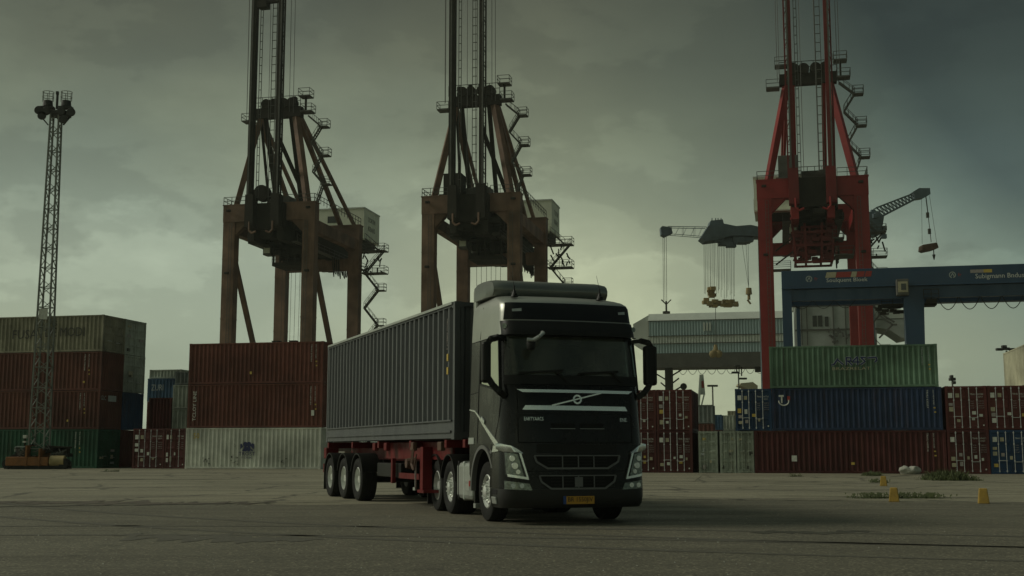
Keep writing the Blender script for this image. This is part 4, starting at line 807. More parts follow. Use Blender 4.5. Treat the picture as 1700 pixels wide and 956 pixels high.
# chassis, wheels, tank, fenders
MB().box(-4.35, 1.0, -0.42, -0.34, 0.72, 0.98).box(-4.35, 1.0, 0.34, 0.42, 0.72, 0.98).box(-4.35, -4.28, -0.42, 0.42, 0.72, 0.98).box(-1.5, -1.4, -0.34, 0.34, 0.75, 0.95).build('chassis_frame', 'black_plastic', truck)
MB().tube((0, -0.9, 0.52), (0, 0.9, 0.52), 0.07, 10).tube((-2.60, -0.9, 0.52), (-2.60, 0.9, 0.52), 0.10, 10).tube((-3.77, -0.9, 0.52), (-3.77, 0.9, 0.52), 0.10, 10).box(-2.9, -2.3, -0.22, 0.22, 0.34, 0.70).build('axles', 'black_plastic', truck)
MB().tube((-3.2, 0, 0.98), (-3.2, 0, 1.10), 0.45, 24).build('fifth_wheel', 'black_plastic', truck)
for s in (-1, 1):
    wheel(truck, 0, s * 1.06, s, style='steer'); wheel(truck, -2.60, s * 0.98, s, w=0.50, style='steer'); wheel(truck, -3.77, s * 1.04, s, w=0.34)
    for xc in (-2.60, -3.77):
        fm = MB(); vs = []; a0, a1 = (8, 168) if xc == -2.60 else (12, 192)
        for k in range(21):
            t = R(a0 + (a1 - a0) * k / 20)
            for rr, yy in ((0.585, 0.72), (0.585, 1.26), (0.61, 1.26), (0.61, 0.72)): vs.append((xc + rr * math.cos(t), s * yy, 0.55 + rr * math.sin(t)))
        fm.add(vs, [(4 * k + i, 4 * k + (i + 1) % 4, 4 * k + 4 + (i + 1) % 4, 4 * k + 4 + i) for k in range(20) for i in range(4)] + [(0, 1, 2, 3), (83, 82, 81, 80)]); fm.build('mudguard', 'black_plastic', truck, smooth=40)
    MB().box(-4.42, -4.38, min(s * 0.72, s * 1.24), max(s * 0.72, s * 1.24), 0.12, 0.66).build('mud_flap', 'black_plastic', truck)
    tk = MB(); tk.box(-1.98, -0.86, min(s * 0.62, s * 1.245), max(s * 0.62, s * 1.245), 0.32, 1.02); tko = tk.build('fuel_tank', 'tank', truck, bevel=0.09)
    for x in (-1.80, -1.40): MB().box(x - 0.03, x + 0.03, min(s * 0.60, s * 1.256), max(s * 0.60, s * 1.256), 0.31, 1.035).build('tank_strap', 'alu' if x > -1.5 else 'black_plastic', tko, bevel=0.05)
    MB().box(-1.25, -1.0, min(s * 1.24, s * 1.252), max(s * 1.24, s * 1.252), 0.50, 0.62).box(-1.30, -0.95, min(s * 1.24, s * 1.249), max(s * 1.24, s * 1.249), 0.66, 0.94).build('tank_panel', 'alu', tko)
    MB().box(-0.98, -0.92, min(s * 1.245, s * 1.262), max(s * 1.245, s * 1.262), 0.58, 0.68).build('side_marker', 'red_lens', tko)
    MB().box(-0.80, -0.66, min(s * 1.0, s * 1.22), max(s * 1.0, s * 1.22), 0.20, 0.28).build('entry_step', 'alu', truck)
    MB().box(-0.84, -0.76, min(s * 0.8, s * 1.20), max(s * 0.8, s * 1.20), 0.25, 1.3).build('arch_rear_panel', 'black_plastic', truck)

# ------------------------------------------------------------------ semi trailer and its container
YAW_R = 21.4
tl = Vector((math.sin(R(YAW_R)), -math.cos(R(YAW_R)), 0)); ll = Vector((math.cos(R(YAW_R)), math.sin(R(YAW_R)), 0))
T0 = Vector((-1.10, 23.10, 0)) + ll * 1.22
trailer = thing('semi_trailer', 'red three axle container chassis coupled behind the black truck', 'trailer', T0, R(-90 + YAW_R))
CL = 10.96; CZ = 1.44
# container frame: origin rear-near corner; local x along the trailer (rear to front), y towards far side
cr_loc = T0 - tl * CL - ll * 1.22 + Vector((0, 0, CZ))
c, F, FRt, FLt = container('long graphite grey ribbed container riding on the red trailer behind the truck', 'trailerbox', 0, 0, 0, CL, 2.44, 2.65, pitch=0.335, loc=cr_loc, rz=R(-90 + YAW_R), brail=0.36, seed=200)
F.box(MB(), 0.17, CL - 0.17, -0.004, 0.03, 0.13, 0.17).build('rail_rib', 'trailerbox', c); F.box(MB(), 0.12, CL - 0.12, -0.004, 0.035, 0.345, 0.375).build('rail_rib', 'trailerbox', c); F.box(MB(), 0.12, CL - 0.12, -0.004, 0.03, 2.60, 2.65).build('roof_edge', 'tank', c)  # roof_edge: pale strip paints a highlight along the container top
text('TRHU 449817 5', 0.62, 0.05, 'dim', c, F.mtx(CL - 0.48, 0.0, 2.36, True)); 
for z in (1.52, 1.26): F.box(MB(), CL - 0.48, CL - 0.40, -0.01, 0.004, z, z + 0.14).build('warning_label', 'ysticker', c)

ch = MB()
for s in (-1, 1): ch.box(-10.9, -1.2, min(s * 0.40, s * 0.52), max(s * 0.40, s * 0.52), 0.98, 1.42); ch.box(-1.2, 0.6, min(s * 0.40, s * 0.52), max(s * 0.40, s * 0.52), 1.16, 1.42)
for x in (-10.8, -8.1, -5.6, -3.0, -0.6, 0.5): ch.box(x - 0.07, x + 0.07, -1.2, 1.2, 1.28, 1.435)
ch.build('chassis_beam', 'trailer_red', trailer, bevel=0.01)
for s in (-1, 1):
    MB().box(-5.9, -0.9, min(s * 0.90, s * 0.95), max(s * 0.90, s * 0.95), 1.04, 1.40).build('side_rail', 'trailer_red', trailer)
    lg = MB(); lg.box(-2.42, -2.22, min(s * 0.95, s * 1.15), max(s * 0.95, s * 1.15), 0.42, 1.30); lg.box(-2.50, -2.06, min(s * 0.85, s * 1.18), max(s * 0.85, s * 1.18), 0.36, 0.42); lg.bar((-2.32, s * 0.5, 1.2), (-2.32, s * 1.0, 0.7), 0.06); lg.build('landing_leg', 'trailer_red', trailer)
    MB().box(-2.62, -2.60, min(s * 1.17, s * 1.2), max(s * 1.17, s * 1.2), 0.42, 1.1).box(-2.75, -2.6, min(s * 1.17, s * 1.2), max(s * 1.17, s * 1.2), 0.40, 0.46).build('leg_bracket', 'alu', trailer)
    for x in (-4.55,): MB().box(x - 0.06, x + 0.06, min(s * 1.08, s * 1.16), max(s * 1.08, s * 1.16), 0.50, 1.05).build('guard_post', 'trailer_red', trailer)
    MB().box(-6.2, -4.2, min(s * 0.78, s * 1.05), max(s * 0.78, s * 1.05), 0.62, 0.94).build('equipment_box', 'black_plastic', trailer, bevel=0.02)
    MB().box(-4.1, -2.6, min(s * 1.06, s * 1.12), max(s * 1.06, s * 1.12), 0.62, 0.74).build('side_guard', 'trailer_red', trailer)
    for x in (-10.35, -8.83, -7.37):
        wheel(trailer, x, s * 1.05, s, w=0.40)
        fm = MB(); vs = []
        for k in range(19):
            t = R(15 + 150 * k / 18)
            for rr, yy in ((0.58, 0.80), (0.58, 1.265), (0.61, 1.265), (0.61, 0.80)): vs.append((x + rr * math.cos(t), s * yy, 0.55 + rr * math.sin(t)))
        fm.add(vs, [(4 * k + i, 4 * k + (i + 1) % 4, 4 * k + 4 + (i + 1) % 4, 4 * k + 4 + i) for k in range(18) for i in range(4)] + [(0, 1, 2, 3), (75, 74, 73, 72)]); fm.build('mudguard', 'black_plastic', trailer, smooth=40)
    MB().box(-11.02, -10.98, min(s * 0.80, s * 1.25), max(s * 0.80, s * 1.25), 0.18, 0.72).build('mud_flap', 'black_plastic', trailer)
    MB().box(-11.3, -11.0, min(s * 0.85, s * 1.2), max(s * 0.85, s * 1.2), 1.0, 1.3).build('tail_lamp_box', 'trailer_red', trailer, bevel=0.02)
    for x in (-6.0, -5.0, -2.9, -1.0):
        MB().box(x - 0.12, x + 0.12, min(s * 1.1, s * 1.2), max(s * 1.1, s * 1.2), 1.22, 1.40).build('twist_lock', 'trailer_red' if x < -4 else 'load', trailer, bevel=0.02)
MB().tube((-3.35, -1.0, 0.95), (-3.35, -1.18, 0.95), 0.14, 12, 0.1).build('hose_reel', 'load', trailer)
hz_ = MB()
for k in range(3): hz_.path([(-2.70 - 0.05 * k, -1.2, 1.25), (-2.76 - 0.05 * k, -1.22, 0.95), (-2.62 - 0.04 * k, -1.22, 0.82), (-2.52, -1.2, 1.15)], 0.015, 5)
hz_.build('air_hose', 'load', trailer)
MB().box(-11.35, -11.25, -1.2, 1.2, 0.62, 0.86).box(-11.3, -10.9, -1.1, 1.1, 0.95, 1.05).build('rear_bumper', 'trailer_red', trailer, bevel=0.01)
MB().tube((-10.35, -0.9, 0.52), (-10.35, 0.9, 0.52), 0.08, 8).tube((-8.83, -0.9, 0.52), (-8.83, 0.9, 0.52), 0.08, 8).tube((-7.37, -0.9, 0.52), (-7.37, 0.9, 0.52), 0.08, 8).build('axles', 'black_plastic', trailer)
MB().box(-10.9, -6.9, -0.7, 0.7, 0.80, 1.0).build('axle_bogie', 'black_plastic', trailer)

# ------------------------------------------------------------------ ship-to-shore cranes
def railing(mb, a, b, h=1.1, t=0.07, step=2.0):
    a = Vector(a); b = Vector(b); n = max(1, int((b - a).length / step))
    for k in range(n + 1):
        p = a.lerp(b, k / n); mb.bar(p, p + Vector((0, 0, h)), t)
    for z in (h * 0.5, h): mb.bar(a + Vector((0, 0, z)), b + Vector((0, 0, z)), t)
def platform(root, x0, x1, y0, y1, z, m='crane_steel', h=1.2):
    mb = MB(); mb.box(x0, x1, y0, y1, z - 0.18, z)
    for A, B in (((x0, y0, z), (x1, y0, z)), ((x1, y0, z), (x1, y1, z)), ((x0, y0, z), (x0, y1, z)), ((x0, y1, z), (x1, y1, z))): railing(mb, A, B, h)
    return mb.build('platform', m, root)
def stair(root, A, B, m='crane_steel'):
    A = Vector(A); B = Vector(B); mb = MB()
    for dy in (-0.4, 0.4):
        o = Vector((0, dy, 0)); mb.bar(A + o, B + o, 0.08, 0.25); mb.bar(A + o + Vector((0, 0, 1.0)), B + o + Vector((0, 0, 1.0)), 0.06)
        for k in range(4): p = A.lerp(B, k / 3) + o; mb.bar(p, p + Vector((0, 0, 1.0)), 0.05)
    n = max(4, int(abs(B.z - A.z) / 0.35))
    for k in range(1, n): p = A.lerp(B, k / n); mb.box(p.x - 0.12, p.x + 0.12, p.y - 0.38, p.y + 0.38, p.z, p.z + 0.04)
    return mb.build('stair_flight', m, root)
def sts_crane(label, X, Y, main, boomm, sp, seed, zigz, cabs=True, hx=None):
    root = thing('container_crane', label, 'crane', (X, Y, 0), -PA, None)
    hw = 7.05; D = 21.5; ZB = 41.7; r = random.Random(seed)
    lm = main; bw = 2.0
    for u in (-hw, hw):
        for v in (0, D):
            lg = MB(); w = 1.0
            lg.add([(u - w, v - 0.9, 0), (u + w, v - 0.9, 0), (u + w, v + 0.9, 0), (u - w, v + 0.9, 0), (u - w * 1.05, v - 0.9, ZB - 2.9), (u + w * 1.05, v - 0.9, ZB - 2.9), (u + w * 1.05, v + 0.9, ZB - 2.9), (u - w * 1.05, v + 0.9, ZB - 2.9)],
                   [(0, 3, 2, 1), (4, 5, 6, 7), (0, 1, 5, 4), (1, 2, 6, 5), (2, 3, 7, 6), (3, 0, 4, 7)])
            for z in (11.5, 22.5, 32.5): lg.box(u - w - 0.05, u + w + 0.05, v - 0.95, v + 0.95, z, z + 0.22)
            lg.build('leg', lm, root)
            if v == 0:
                la = MB(); sx = u + (0.35 if u < 0 else -0.35)
                for dx in (-0.22, 0.22): la.bar((sx + dx, v - 1.05, 1.5), (sx + dx, v - 1.05, ZB - 3.2), 0.06)
                for q in range(58): la.bar((sx - 0.22, v - 1.05, 2 + q * 0.64), (sx + 0.22, v - 1.05, 2 + q * 0.64), 0.04)
                la.build('leg_ladder', 'crane_steel', root)
                for z in (30.0, ZB - 1.2): MB().box(u - 0.35, u + 0.35, v - 1.5, v - 1.06, z, z + 0.35).build('work_light', 'crane_dark', root, bevel=0.05)
    for v in (0, D):
        b = MB(); b.box(-hw - 1.1, hw + 1.1, v - 0.95, v + 0.95, ZB - 2.9, ZB); b.box(-hw - 1.2, hw + 1.2, v - 1.0, v + 1.0, ZB - 0.12, ZB + 0.06); b.build('portal_beam', lm, root)
        for s in (-1, 1): MB().prism([(s * (hw - 0.95), v - 0.6, ZB - 2.9), (s * (hw - 3.2), v - 0.6, ZB - 2.9), (s * (hw - 0.95), v - 0.6, ZB - 5.2)], (0, 1.2, 0)).build('knee_bracket', lm, root)
    for s in (-1, 1):
        MB().box(s * hw - 0.7, s * hw + 0.7, 0.96, D - 0.96, ZB - 4.7, ZB - 2.7).build('side_beam', lm, root)
        MB().bar((s * hw, 1.0, ZB - 8), (s * hw, D - 1.0, 2.0), 0.75).build('leg_brace', lm, root)
        MB().box(s * hw - 0.7, s * hw + 0.7, -3.0, D + 3.0, 0.9, 2.6).build('sill_beam', lm, root)
        for v in (-2.2, D + 2.2): MB().box(s * hw - 0.5, s * hw + 0.5, v - 1.6, v + 1.6, 0.05, 0.9).build('bogie', 'crane_dark', root)
    MB().box(-hw, hw, D - 0.7, D + 0.7, ZB - 8.2, ZB - 6.1).build('tie_beam', lm, root)
    # main girders and trolley rail underside
    for s in (-1, 1):
        MB().box(s * 2.6 - 0.55, s * 2.6 + 0.55, -2.0, 35.0, ZB - 6.4, ZB - 3.0).build('main_girder', 'crane_dark' if main != 'cranered' else main, root)
        wk = MB(); wk.box(s * 3.9 - 0.55, s * 3.9 + 0.55, 1.0, 35.0, ZB - 6.3, ZB - 6.15); railing(wk, (s * 4.4, 1, ZB - 6.15), (s * 4.4, 35, ZB - 6.15), 1.1, 0.07, 2.4); wk.build('walkway', 'crane_steel', root)
    for k in range(9): MB().box(-2.05, 2.05, 0.5 + k * 4.0, 1.0 + k * 4.0, ZB - 5.6, ZB - 4.6).build('girder_tie', 'crane_dark', root)
    # hoses hanging under the girder
    fe = MB()
    for k in range(10):
        v0 = 17 + k * 1.1
        fe.path([(4.4, v0, ZB - 6.3), (4.5, v0 + 0.15, ZB - 8.3 - r.random()), (4.5, v0 + 0.7, ZB - 9.0 - r.random()), (4.4, v0 + 0.95, ZB - 6.3)], 0.09, 4)
    fe.build('festoon_hose', 'crane_dark', root)
    # raised boom
    for s in (-1, 1):
        bx = s * sp / 2
        MB().box(bx - 0.29, bx + 0.29, -3.6, -2.6, ZB - 3.8, 93).build('boom_girder', boomm, root)
        ch = MB(); ox = bx + s * 0.72 if s < 0 else bx - 0.0
        ox = bx - 0.72 if s < 0 else bx + 0.66
        ch.bar((ox, -3.0, ZB - 2), (ox, -3.0, 93), 0.22)
        for k in range(42): z = ZB - 1.5 + k * 1.25; e_ = bx + s * 0.25; ch.bar((ox, -3.0, z), (e_, -3.0, z + (1.25 if k % 2 else 0)), 0.10); ch.bar((ox, -3.0, z), (e_, -3.0, z), 0.08)
        ch.build('boom_side_truss', boomm if main == 'cranered' else 'crane_dark', root)
        ld = MB(); lx = bx + (0.95 if s < 0 else -1.2); lw = 0.42 if s < 0 else 0.75
        for dx in (-lw / 2, lw / 2): ld.bar((lx + dx, -2.8, ZB), (lx + dx, -2.8, 93), 0.09)
        for k in range(36): z = ZB + 0.7 + k * 1.4; ld.bar((lx - lw / 2, -2.8, z), (lx + lw / 2, -2.8, z), 0.09)
        ld.build('boom_ladder', 'crane_steel', root)
        for k, (dx, vv) in enumerate(((-1.6 if s < 0 else 1.5, -2.2), (-1.9 if s < 0 else 1.9, -1.5), (0.6 * -s + s * -1.0, -0.5))): MB().tube((bx + dx, vv, ZB + (15 if k < 2 else 1)), (bx + dx, vv - 0.5, 93), 0.045, 4).build('rope', 'rope', root)
        MB().prism([(bx - 0.75, -3.8, ZB - 4.4), (bx + 0.75, -3.8, ZB - 4.4), (bx + 0.7, -3.8, ZB + 1.0), (bx - 0.7, -3.8, ZB + 1.0)], (0, 1.9, 0)).build('boom_hinge', boomm, root)
        MB().box(bx + s * 0.30 - 0.12, bx + s * 0.30 + 0.12, -3.75, -3.61, ZB - 2, 92).build('cable_tray', 'crane_steel', root)
        hk = MB(); hk.path([(bx - 0.2 * s, -3.9, ZB - 3.6), (bx - 0.2 * s, -3.9, ZB - 5.0), (bx - 0.7 * s, -3.9, ZB - 5.5), (bx - 1.4 * s, -3.9, ZB - 5.2)], 0.16, 8); hk.build('boom_foot_hook', lm, root)
    for z in (75.5, 88): 
        xb = MB(); xb.box(-sp / 2 + 0.4, sp / 2 - 0.4, -3.5, -2.6, z, z + 0.8); xb.box(-sp / 2 + 0.5, -0.1, -3.9, -2.3, z - 0.9, z + 0.1); railing(xb, (-sp / 2 + 0.4, -3.5, z + 0.8), (sp / 2 - 0.4, -3.5, z + 0.8), 1.1, 0.07); xb.build('boom_tie', 'crane_dark', root)
    # dark machinery between the portal legs
    mc = MB(); mc.box(-sp / 2 - 0.4, sp / 2 + 0.9, -2.2, 1.5, ZB - 4.6, ZB - 0.2); mc.box(-2.2, 3.8, 1.5, 9, ZB - 4.2, ZB - 1.2)
    for k in range(26):
        x = r.uniform(-3.2, 4.2); y = r.uniform(-1.5, 8); z = r.uniform(ZB - 6.6, ZB - 3.6); s_ = r.uniform(0.3, 1.2); mc.box(x - s_, x + s_, y - s_, y + s_, z - s_ * 0.5, z + s_ * 0.5)
    mc.build('hoist_machinery', 'crane_dark', root)
    tr = MB(); tr.box(-1.8, 3.9, 5.0, 11.0, ZB - 9.6, ZB - 9.0); tr.box(-1.6, 3.6, 5.2, 10.8, ZB - 6.6, ZB - 6.2)
    for x in (-1.6, -0.4, 0.9, 2.3, 3.6):
        for y in (5.2, 10.8): tr.bar((x, y, ZB - 9.2), (x, y, ZB - 6.3), 0.28)
    for k in range(22):
        x = r.uniform(-1.2, 3.2); y = r.uniform(5.5, 10.5); z = r.uniform(ZB - 9.0, ZB - 6.8); s_ = r.uniform(0.25, 0.9); tr.box(x - s_, x + s_, y - s_, y + s_, z - s_ * 0.6, z + s_ * 0.6)
    railing(tr, (-1.8, 5, ZB - 9), (3.9, 5, ZB - 9)); tr.build('trolley', 'crane_dark' if main != 'cranered' else main, root)
    cb = MB(); cb.box(-3.6, -2.2, 5.2, 7.2, ZB - 7.6, ZB - 5.6); cbo = cb.build('operator_cab', 'crane_steel', root)
    MB().box(-3.45, -2.35, 5.15, 5.197, ZB - 7.3, ZB - 5.8).build('cab_window', 'house', cbo)
    MB().bar((-2.9, 6.2, ZB - 5.6), (-1.6, 6.8, ZB - 4.6), 0.3).build('cab_hanger', 'crane_dark', root)
    if cabs:
        for x in (-1.2, -0.4, 0.5, 1.3, 2.1, 2.9): MB().tube((x, 8.0, ZB - 9.4), (x * 0.95, 8.0, 19.2), 0.035, 4).build('rope', 'rope', root)
        sh = MB(); sh.box(-2.2, 4.0, 7.3, 8.8, 16.4, 17.2); sh.box(-1.0, 2.8, 7.5, 8.5, 17.2, 18.2)
        for x in (-1.9, 1.2, 3.6): sh.box(x - 0.35, x + 0.35, 7.6, 8.4, 17.2, 18.6); sh.add([(x - .7, 7.4, 19.6), (x + .7, 7.4, 19.6), (x + .7, 8.6, 19.6), (x - .7, 8.6, 19.6), (x - .25, 7.8, 18.6), (x + .25, 7.8, 18.6), (x + .25, 8.2, 18.6), (x - .25, 8.2, 18.6)], [(0, 1, 2, 3), (4, 7, 6, 5), (0, 4, 5, 1), (1, 5, 6, 2), (2, 6, 7, 3), (3, 7, 4, 0)])
        sh.build('spreader', 'crane_dark', root)
    if main == 'cranered':
        hf = MB()
        for x in (-3.0, -1.2, 1.4, 3.2):
            for y in (3.0, 7.5): hf.bar((x, y, ZB - 6.2), (x * 0.86, y, ZB - 12.2), 0.34)
        for z, w_ in ((ZB - 7.6, 3.1), (ZB - 9.6, 2.9), (ZB - 12.2, 2.7)):
            hf.bar((-w_, 3.0, z), (w_, 3.0, z), 0.32); hf.bar((-w_, 7.5, z), (w_, 7.5, z), 0.32); hf.bar((-w_, 3.0, z), (-w_, 7.5, z), 0.32); hf.bar((w_, 3.0, z), (w_, 7.5, z), 0.32)
        for x0, x1 in ((-3.0, -1.2), (1.4, 3.2)): hf.bar((x0, 3.0, ZB - 12.0), (x1, 3.0, ZB - 7.6), 0.2)
        hf.build('trolley_frame', 'redboom', root)
        hb_ = MB()
        for k in range(90): x = r.uniform(-2.9, 3.0); y = r.uniform(3.4, 7.0); z = r.uniform(ZB - 11.6, ZB - 7.0); q = r.uniform(0.25, 0.75); hb_.box(x - q, x + q, y - q, y + q, z - q * 0.5, z + q * 0.5)
        hb_.build('trolley_machinery', 'redboom', root, kind='stuff')
        platform(root, 3.2, 6.0, 2.5, 6.5, ZB - 11.2); platform(root, 2.9, 4.6, 2.5, 6.5, ZB - 8.6); platform(root, -7.0, -3.4, 2.5, 4.5, ZB - 13.2)
        for z in (ZB - 8.4, ZB - 10.5): MB().bar((-5.6, 2.8, z - 2.0), (-3.0, 3.0, z), 0.22).build('platform_strut', 'crane_dark', root)
    # A-frame
    ZA = 57.2; va = 2.0; ha = 3.7
    MB().box(-ha - 0.6, ha + 0.6, va - 0.7, va + 0.7, ZA - 0.2, ZA + 1.5).build('apex_beam', 'crane_dark' if main != 'cranered' else 'crane_dark', root)
    sv = MB()
    for x in (-2.0, -0.6, 1.2, 2.6): sv.tube((x, va - 0.9, ZA + 2.2), (x, va + 0.5, ZA + 2.2), 0.85, 14)
    for k in range(12): x = r.uniform(-3.2, 3.2); z = r.uniform(ZA + 1.4, ZA + 3.2); sv.box(x - 0.3, x + 0.3, va - 0.5, va + 0.5, z - 0.3, z + 0.3)
    railing(sv, (-ha - 0.6, va - 0.9, ZA + 1.5), (ha + 0.6, va - 0.9, ZA + 1.5), 1.8, 0.08, 1.5); sv.build('rope_sheaves', 'crane_dark', root)
    fa = 'crane_dark' if main != 'cranered' else main
    for s in (-1, 1):
        MB().bar((s * (hw - 0.7), 0.2, ZB), (s * (ha - 0.5), va, ZA), 0.95, 0.95).build('frame_leg', lm, root)
        MB().bar((s * (hw - 2.8), D, ZB), (s * (ha - 0.2), va, ZA), 0.70, 0.70).build('frame_leg', lm, root)
        MB().bar((s * (ha - 1.4), va, ZA), (s * 2.3, 8.0, ZB), 0.62, 0.62).build('frame_brace', fa, root)
        MB().bar((s * (ha - 0.2), va + 0.5, ZA + 0.6), (s * 4.6, 33.0, ZB - 1.5), 0.55, 0.55).build('backstay', lm, root)
    if main != 'cranered': MB().bar((2.2, -2.6, ZB + 10.5), (5.2, 4.0, ZB), 0.5).build('frame_brace', fa, root)
    MB().bar((-ha + 0.5, va, ZA), (-hw + 2.9, 9, ZB), 0.4).build('frame_brace', fa, root)
    # platforms and stairs up to the apex
    for x0, x1, y0, y1, z in ((ha + 0.2, ha + 2.2, va - 1, va + 1, ZA + 3.3), (ha + 0.6, ha + 2.6, va - 1, va + 1, ZA + 0.6), (-ha - 2.6, -ha - 0.6, va - 1, va + 1, ZA - 0.5)): platform(root, x0, x1, y0, y1, z)
    if main == 'cranered': platform(root, -ha - 1.2, -ha + 1.0, va - 1, va + 1, ZA + 3.0)
    MB().bar((ha + 1.2, va, ZA + 0.6), (ha + 1.2, va, ZA + 3.2), 0.3).build('platform_post', 'crane_dark', root)
    x = ha + 1.0; zc = ZA + 0.4; px = [(ha + 3.3, ZA - 1.6), (ha + 1.6, ZA - 4.3), (ha + 3.6, ZA - 6.6), (ha + 2.0, ZA - 9.4), (ha + 3.9, ZA - 11.6), (ha + 2.6, ZB + 0.3)]
    last = (x, zc)
    for k, (xx, z_) in enumerate(px):
        stair(root, (last[0], va + 2, last[1]), (xx, va + 2, z_)); last = (xx, z_)
        if k in (0, 2, 4): platform(root, xx - 0.3, xx + 1.3, va + 1.2, va + 2.8, z_)
    # portal deck rails, cabins on deck
    dk = MB(); railing(dk, (-hw - 1, -1, ZB), (-sp / 2 - 1.5, -1, ZB), 1.3, 0.08, 1.4); railing(dk, (sp / 2 + 1, -1, ZB), (hw + 1.0, -1, ZB), 1.3, 0.08, 1.4); railing(dk, (hw + 1.0, -1, ZB), (hw + 1.0, D, ZB), 1.3, 0.08, 1.4); railing(dk, (-hw - 1.0, -1, ZB), (-hw - 1.0, D, ZB), 1.3, 0.08, 1.4)
    railing(dk, (-sp / 2, 1.2, ZB), (sp / 2, 1.2, ZB), 2.2, 0.09, 1.0); dk.build('deck_railing', 'crane_steel', root)
    if seed == 1: MB().tube((-1.0, -2.0, ZB + 1.6), (-1.0, -0.6, ZB + 1.6), 1.35, 18).build('cable_reel', 'crane_dark', root)
    else: MB().box(-hw + 2.2, -hw + 5.2, 0.2, 3.4, ZB + 0.3, ZB + 3.9).box(-hw + 1.8, -hw + 5.4, -0.8, 3.8, ZB, ZB + 0.3).build('deck_cabin', 'crane_dark' if seed == 2 else 'crane_steel', root, bevel=0.05)
    MB().box(-1.4, 2.6, 1.4, 4.2, ZB + 0.2, ZB + 1.6).build('winch_cover', 'crane_steel', root)
    # machinery house
    h0, h1, hv0, hv1 = hx or (-4.0, 5.8, 29.5, 38.5)
    ho = MB().box(h0, h1, hv0, hv1, 40.9, 46.6).build('machinery_house', 'house', root)
    MB().box(h0 - 0.12, h1 + 0.12, hv0 - 0.12, hv1 + 0.12, 46.6, 46.85).build('roof', 'far_white', ho)
    MB().box(h1 - 7.3, h1 - 5.3, hv0 - 0.05, hv0 + 0.04, 44.0, 45.3).build('window', 'winglass', ho)
    for k in range(1, 6): MB().box(h1 - 0.02, h1 + 0.03, hv0 + (hv1 - hv0) * k / 6 - 0.03, hv0 + (hv1 - hv0) * k / 6 + 0.03, 41, 46.5).build('panel_joint', 'house', ho)
    for bd, zz_, hh_ in (('TORTIN', 44.4, 0.9), ('KRAIO', 42.7, 0.9)):
        text(bd, 4.0, hh_, 'crane_steel', ho, Matrix(((0, 0, 1, h1 + 0.035), (1, 0, 0, hv0 + 2.4), (0, 1, 0, zz_), (0, 0, 0, 1))))
    hp = MB(); hp.box(h0, h1 + 0.3, hv0 - 1.8, hv0 - 0.05, 40.5, 40.75); railing(hp, (h0, hv0 - 1.8, 40.75), (h1 + 0.3, hv0 - 1.8, 40.75), 1.9, 0.10, 1.2); hp.build('house_platform', 'house', root)
    MB().box(h0 + 1, h1 - 0.5, hv0, hv1 - 1, 39.2, 40.85).build('house_underframe', 'crane_dark', root)
    # rear right stairs from the house down
    xl = hw + 1.2; z = ZB - 1.5; side = 0
    platform(root, xl - 0.2, xl + 4.2, D + 0.5, D + 3, ZB - 4.5); platform(root, xl - 0.2, xl + 4.2, D + 0.5, D + 3, ZB - 8.6)
    jk = MB()
    for k in range(14): x = xl + r.uniform(0, 3.6); zz_ = ZB - r.uniform(4.3, 8.4); jk.bar((x, D + 1, zz_), (x + r.uniform(-0.7, 0.7), D + 1.5, zz_ - r.uniform(0.3, 1.6)), 0.18)
    jk.build('pipework', 'crane_dark', root)
    z = ZB - 8.6; a_x, b_x = xl + 0.2, xl + 2.8
    while z > 5:
        stair(root, (a_x, D + 1.6, z), (b_x, D + 1.6, z - 3.2)); platform(root, b_x - 0.3, b_x + 1.3, D + 0.8, D + 2.4, z - 3.2)
        stair(root, (b_x, D + 1.6, z - 3.2), (a_x, D + 1.6, z - 6.4)); z -= 6.4
    stair(root, (b_x + 1.0, D + 1.6, ZB - 4.5), (a_x, D + 1.6, ZB - 8.6)); stair(root, (a_x, D + 1.6, ZB - 2.2), (b_x, D + 1.6, ZB - 4.5))
    return root
sts_crane('brown container crane with raised boom, leftmost, pale machinery house at its back', -40.1, 197.0, 'cranebrown', 'crane_dark', 4.5, 1, 1)
sts_crane('brown container crane with raised boom standing just behind the truck', -6.44, 190.0, 'cranebrown', 'crane_dark', 4.6, 2, 1, hx=(-3.0, 7.5, 29.5, 37.5))
sts_crane('bright red container crane with raised boom, right of the truck', 45.2, 178.0, 'cranered', 'redboom', 5.4, 3, 1, cabs=False, hx=(-8.9, 0.5, 19.5, 29.0))

# ------------------------------------------------------------------ blue gantry in front of the red crane
A0 = at(1297, 450, 115); vG1 = A0.x * SA + A0.y * CA; uG = A0.x * CA - A0.y * SA
gt = thing('gantry_crane', 'dark blue yard gantry with white lettering along its beam, right of the red crane', 'gantry crane', P(uG, vG1), -PA)
ZT = A0.z; Lb = 32.0
MB().box(0, Lb, 0, 1.2, ZT - 1.75, ZT).box(-0.02, Lb, -0.06, 0.0, ZT - 1.78, ZT - 1.66).build('front_beam', 'bluesteel', gt, bevel=0.03)
MB().box(0.8, Lb, 3.2, 4.4, ZT - 3.05, ZT - 1.3).build('rear_beam', 'bluesteel', gt)
MB().box(0.8, Lb, 0.3, 1.0, ZT - 2.9, ZT - 1.80).build('lower_beam', 'bluesteel', gt)
MB().box(0, 0.9, 0.1, 1.1, 0, ZT - 1.76).build('leg', 'bluesteel', gt); MB().box(1.35, 1.7, 3.3, 4.2, 0, ZT - 3.06).build('leg', 'bluesteel', gt)
def gx(px): 
    a = (px - 850) / 2000 * 1.012; return vG1 * (a * CA - SA) / (CA + a * SA) - uG
x1 = gx(1500); x2 = gx(1526)
